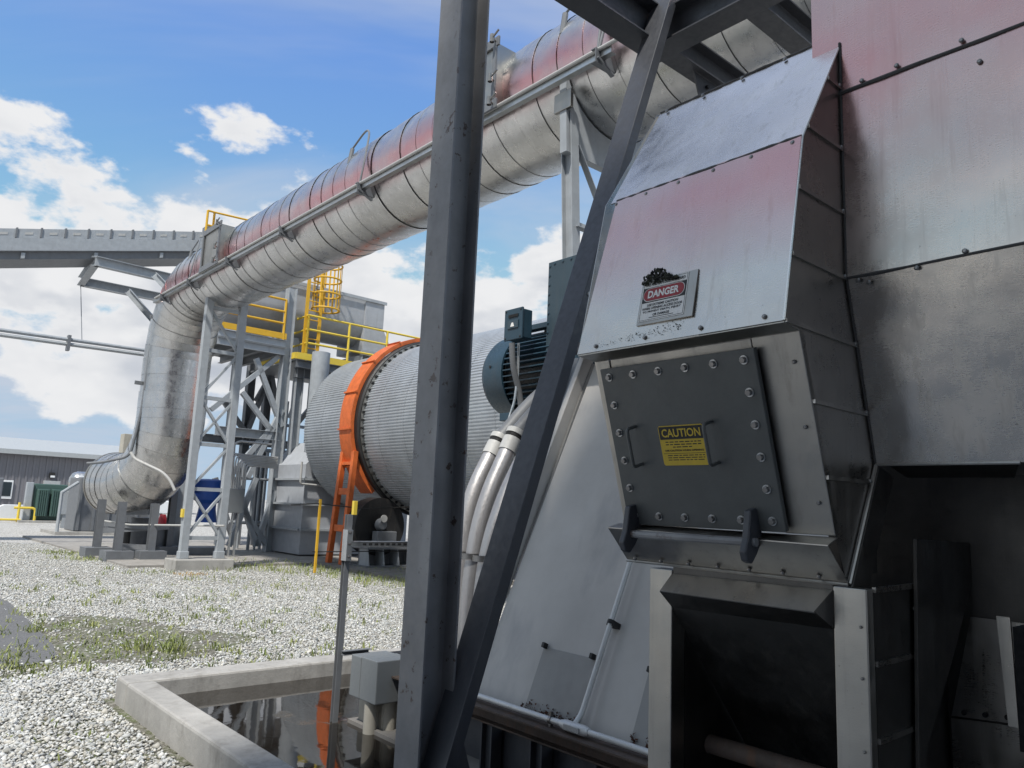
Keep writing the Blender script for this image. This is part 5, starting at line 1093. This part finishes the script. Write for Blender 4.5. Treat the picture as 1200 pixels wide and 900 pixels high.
# ------------------------------------------------------------------ far building and yard
BA = 67.0
bz = S(0, 529, a=BA)[2]; rz_ = S(0, 519.5, a=BA+3.0)[2]
t = thing('metal_building', 'purple grey metal sided building in the left distance', 'building', (10, BA, 0))
bb0, bb1 = -6, 22
n = int((bb1-bb0)/.42)
g = MB(); g.box(bb0, bb1, BA+.05, BA+14, 0, bz); part(t, 'wall', g, m_wallp)
for i in range(n): g = MB(); b_ = bb0+i*.42; g.box(b_, b_+.14, BA, BA+.048, 0, bz-.02); part(t, 'siding_rib', g, m_wallp)
g = MB(); g.poly([(bb0-.3, BA-.4, bz+.05), (bb1+.3, BA-.4, bz+.05), (bb1+.3, BA+7, rz_+.6), (bb0-.3, BA+7, rz_+.6)], .12, (0, 0, 1)); rf = part(t, 'roof', g, m_roof)
g = MB(); g.box(bb0-.3, bb1+.3, BA-.5, BA-.38, bz-.12, bz+.22); part(rf, 'gutter', g, m_roof)
def onwall(x0, y0, x1, y1, mt, name, d0=.06, d1=.0, parent=None):
    p0, p1 = S(x0, y1, a=BA), S(x1, y0, a=BA); g = MB(); g.box(p0[0], p1[0], BA-d0-d1, BA-.002-d1, p0[2], p1[2]); return part(parent or t, name, g, mt, .01)
w_ = onwall(-6, 563, 16, 584, m_carw, 'window', .08); onwall(-4, 565, 14, 581, m_glass, 'pane', .03, .08, w_)
onwall(50, 564, 69, 567.5, m_roof, 'door_canopy', .6)
l_ = onwall(57, 554, 64, 560, m_black, 'wall_lamp', .3); onwall(58, 557.5, 63.5, 559.5, m_carw, 'lens', .02, .3, l_)
p = S(35, 612, z=0); p1 = S(75, 612, z=0)
t = thing('transformer', 'dark green pad mounted transformer with two cooling fin banks', 'transformer', (p[0]+.9, p[1]+.5, 0))
tz = S(50, 567, a=p[1])[2]; b0 = p[0]+.0; b1 = p1[0]
g = MB(); g.box(b0, b1, p[1], p[1]+1.6, .1, tz); part(t, 'tank', g, m_green, .04)
for (x0, x1) in ((41, 55), (58, 72)):
    f0_, f1_ = S(x0, 600, a=p[1]-.3)[0], S(x1, 600, a=p[1]-.3)[0]
    g = MB(); g.box(f0_, f1_, p[1]-.35, p[1]-.002, .3, tz-.25); fb = part(t, 'fin_bank', g, m_green, .03)
    for i in range(5): g = MB(); b_ = f0_+.03+i*(f1_-f0_-.06)/5; g.box(b_, b_+.04, p[1]-.40, p[1]-.352, .32, tz-.28); part(fb, 'fin', g, m_green)
g = MB(); g.box(b0-.35, b0-.06, p[1]-.1, p[1]+.2, .1, tz+.05); part(t, 'cable_riser', g, m_str, .02)
g = MB(); g.box(b0-.6, b1+.5, p[1]-.7, p[1]+2, -.02, .10); part(t, 'pad', g, m_conc)
py = S(20, 612, z=0)
t = thing('yellow_guard_rail', 'yellow pipe guard rail in front of the green transformer', 'guard rail', (py[0], py[1], 0))
g = MB(); zz_ = S(22, 595, a=py[1])[2]; e1 = S(38, 612, z=0); g.tube([(py[0], py[1], 0), (py[0], py[1], zz_+.25)], .06, 10); part(t, 'post', g, m_yellow2)
g = MB(); g.tube([(py[0]-.2, py[1], zz_), (e1[0], py[1], zz_), (e1[0], py[1], 0)], .06, 10, fillet=.2); part(t, 'hoop', g, m_yellow2)
g = MB(); g.tube([(py[0]-3, py[1]-.1, .12), (py[0]+.1, py[1]-.1, .12)], .05, 8); part(t, 'low_rail', g, m_yellow2)
q0 = S(-14, 606, z=0); q1 = S(5, 560, a=q0[1]); g = MB(); g.box(q0[0]-2, q1[0], q0[1], q0[1]+1.2, 0, q1[2]); tb_ = thing('equipment_cabinet', 'slate blue equipment cabinet cut by the left edge of the picture', 'cabinet', (q0[0], q0[1], 0)); part(tb_, 'body', g, m_strd, .05)
g = MB(); g.box(q0[0]-1, q1[0]-.2, q0[1]-.02, q0[1]-.002, q1[2]-.45, q1[2]-.3); part(tb_, 'stripe', g, m_orange)
q0 = S(8, 609, z=0); g = MB(); g.poly([(q0[0]-1.6, q0[1], 0), (q0[0]+.9, q0[1], 0), (q0[0]+.9, q0[1], .75), (q0[0]-.2, q0[1], .75)], .5, (0, 1, 0)); solo('concrete_ramp', 'white concrete stub wall beside the yellow guard rail', 'wall', g, m_carw, (q0[0], q0[1], 0), bevel=.02)
q0 = S(74, 619, z=0); t = thing('meter_pedestal', 'grey meter pedestal on a post in front of the transformer', 'pedestal', (q0[0], q0[1], 0)); zq = S(76, 575, a=q0[1])[2]
g = MB(); g.box(q0[0]-.2, q0[0]+.25, q0[1], q0[1]+.3, zq-1.0, zq); part(t, 'box', g, m_str, .03)
g = MB(); g.ibeam((q0[0], q0[1]+.15, 0), (q0[0], q0[1]+.15, zq-1.0), .2, .16); part(t, 'post', g, m_str)
# parked pickup, rear end showing
q0 = S(79, 611, z=0); t = thing('pickup_truck', 'white pickup truck parked behind the duct, rear end showing', 'truck', (q0[0]+1, q0[1]+.5, 0)); tb0 = q0[0]; ta = q0[1]
g = MB(); pr = [(0, .55), (0, 1.25), (1.75, 1.28), (1.85, 1.85), (2.2, 1.95), (3.4, 1.95), (4.0, 1.32), (5.2, 1.2), (5.4, .9), (5.4, .5)]
g.poly([(tb0+x, ta, z) for x, z in pr], 1.9, (0, 1, 0)); part(t, 'body', g, m_carw, .06)
g = MB(); g.poly([(tb0+1.95, ta-.006, 1.35), (tb0+2.25, ta-.006, 1.85), (tb0+3.35, ta-.006, 1.85), (tb0+3.85, ta-.006, 1.35)], .005, (0, 1, 0)); part(t, 'side_window', g, m_glass)
for x in (1.0, 4.3):
    for da in (.05, 1.6):
        g = MB(); g.lathe((tb0+x, ta+da-.03, .38), (0, 1, 0), [(0, 0), (0, .38), (.28, .38), (.28, 0)], 20); wh = part(t, 'wheel', g, m_black)
        if da < 1: g = MB(); g.lathe((tb0+x, ta+da-.045, .38), (0, 1, 0), [(0, 0), (0, .22), (.02, .22)], 16); part(wh, 'rim', g, m_pipe)
for da in (-.01, 1.6): g = MB(); g.box(tb0-.02, tb0+.12, ta+da, ta+da+.25, .85, 1.25); part(t, 'tail_light', g, m_lens, .02)
g = MB(); g.box(tb0-.15, tb0-.02, ta+.05, ta+1.85, .45, .68); part(t, 'bumper', g, m_pipe, .03)
# small red and white litter of parts under the elbow
q0 = S(190, 615, Y=25); g = MB(); g.lathe((q0[0], q0[1], .06), (0, 0, 1), [(0, .0), (0, .25), (.5, .22), (.9, .08), (.9, 0)], 14); solo('traffic_cone', 'small red object standing under the duct elbow', 'cone', g, m_red, (q0[0], q0[1], 0))
# ------------------------------------------------------------------ unseen tall block added behind the viewpoint to shade the machine and darken reflections
t = thing('shade_block', 'tall brown grey sided block added behind the viewpoint to shade the machine', 'building', (-9, -10, 0))
g = MB(); g.box(-14, -3.25, -30, -.5, 0, 16.5); part(t, 'wall', g, m_shade_block)
for i in range(70): g = MB(); a_ = -.7-i*.42; g.box(-3.248, -3.2, a_-.14, a_, 0, 16.4); part(t, 'siding_rib', g, m_shade_block)
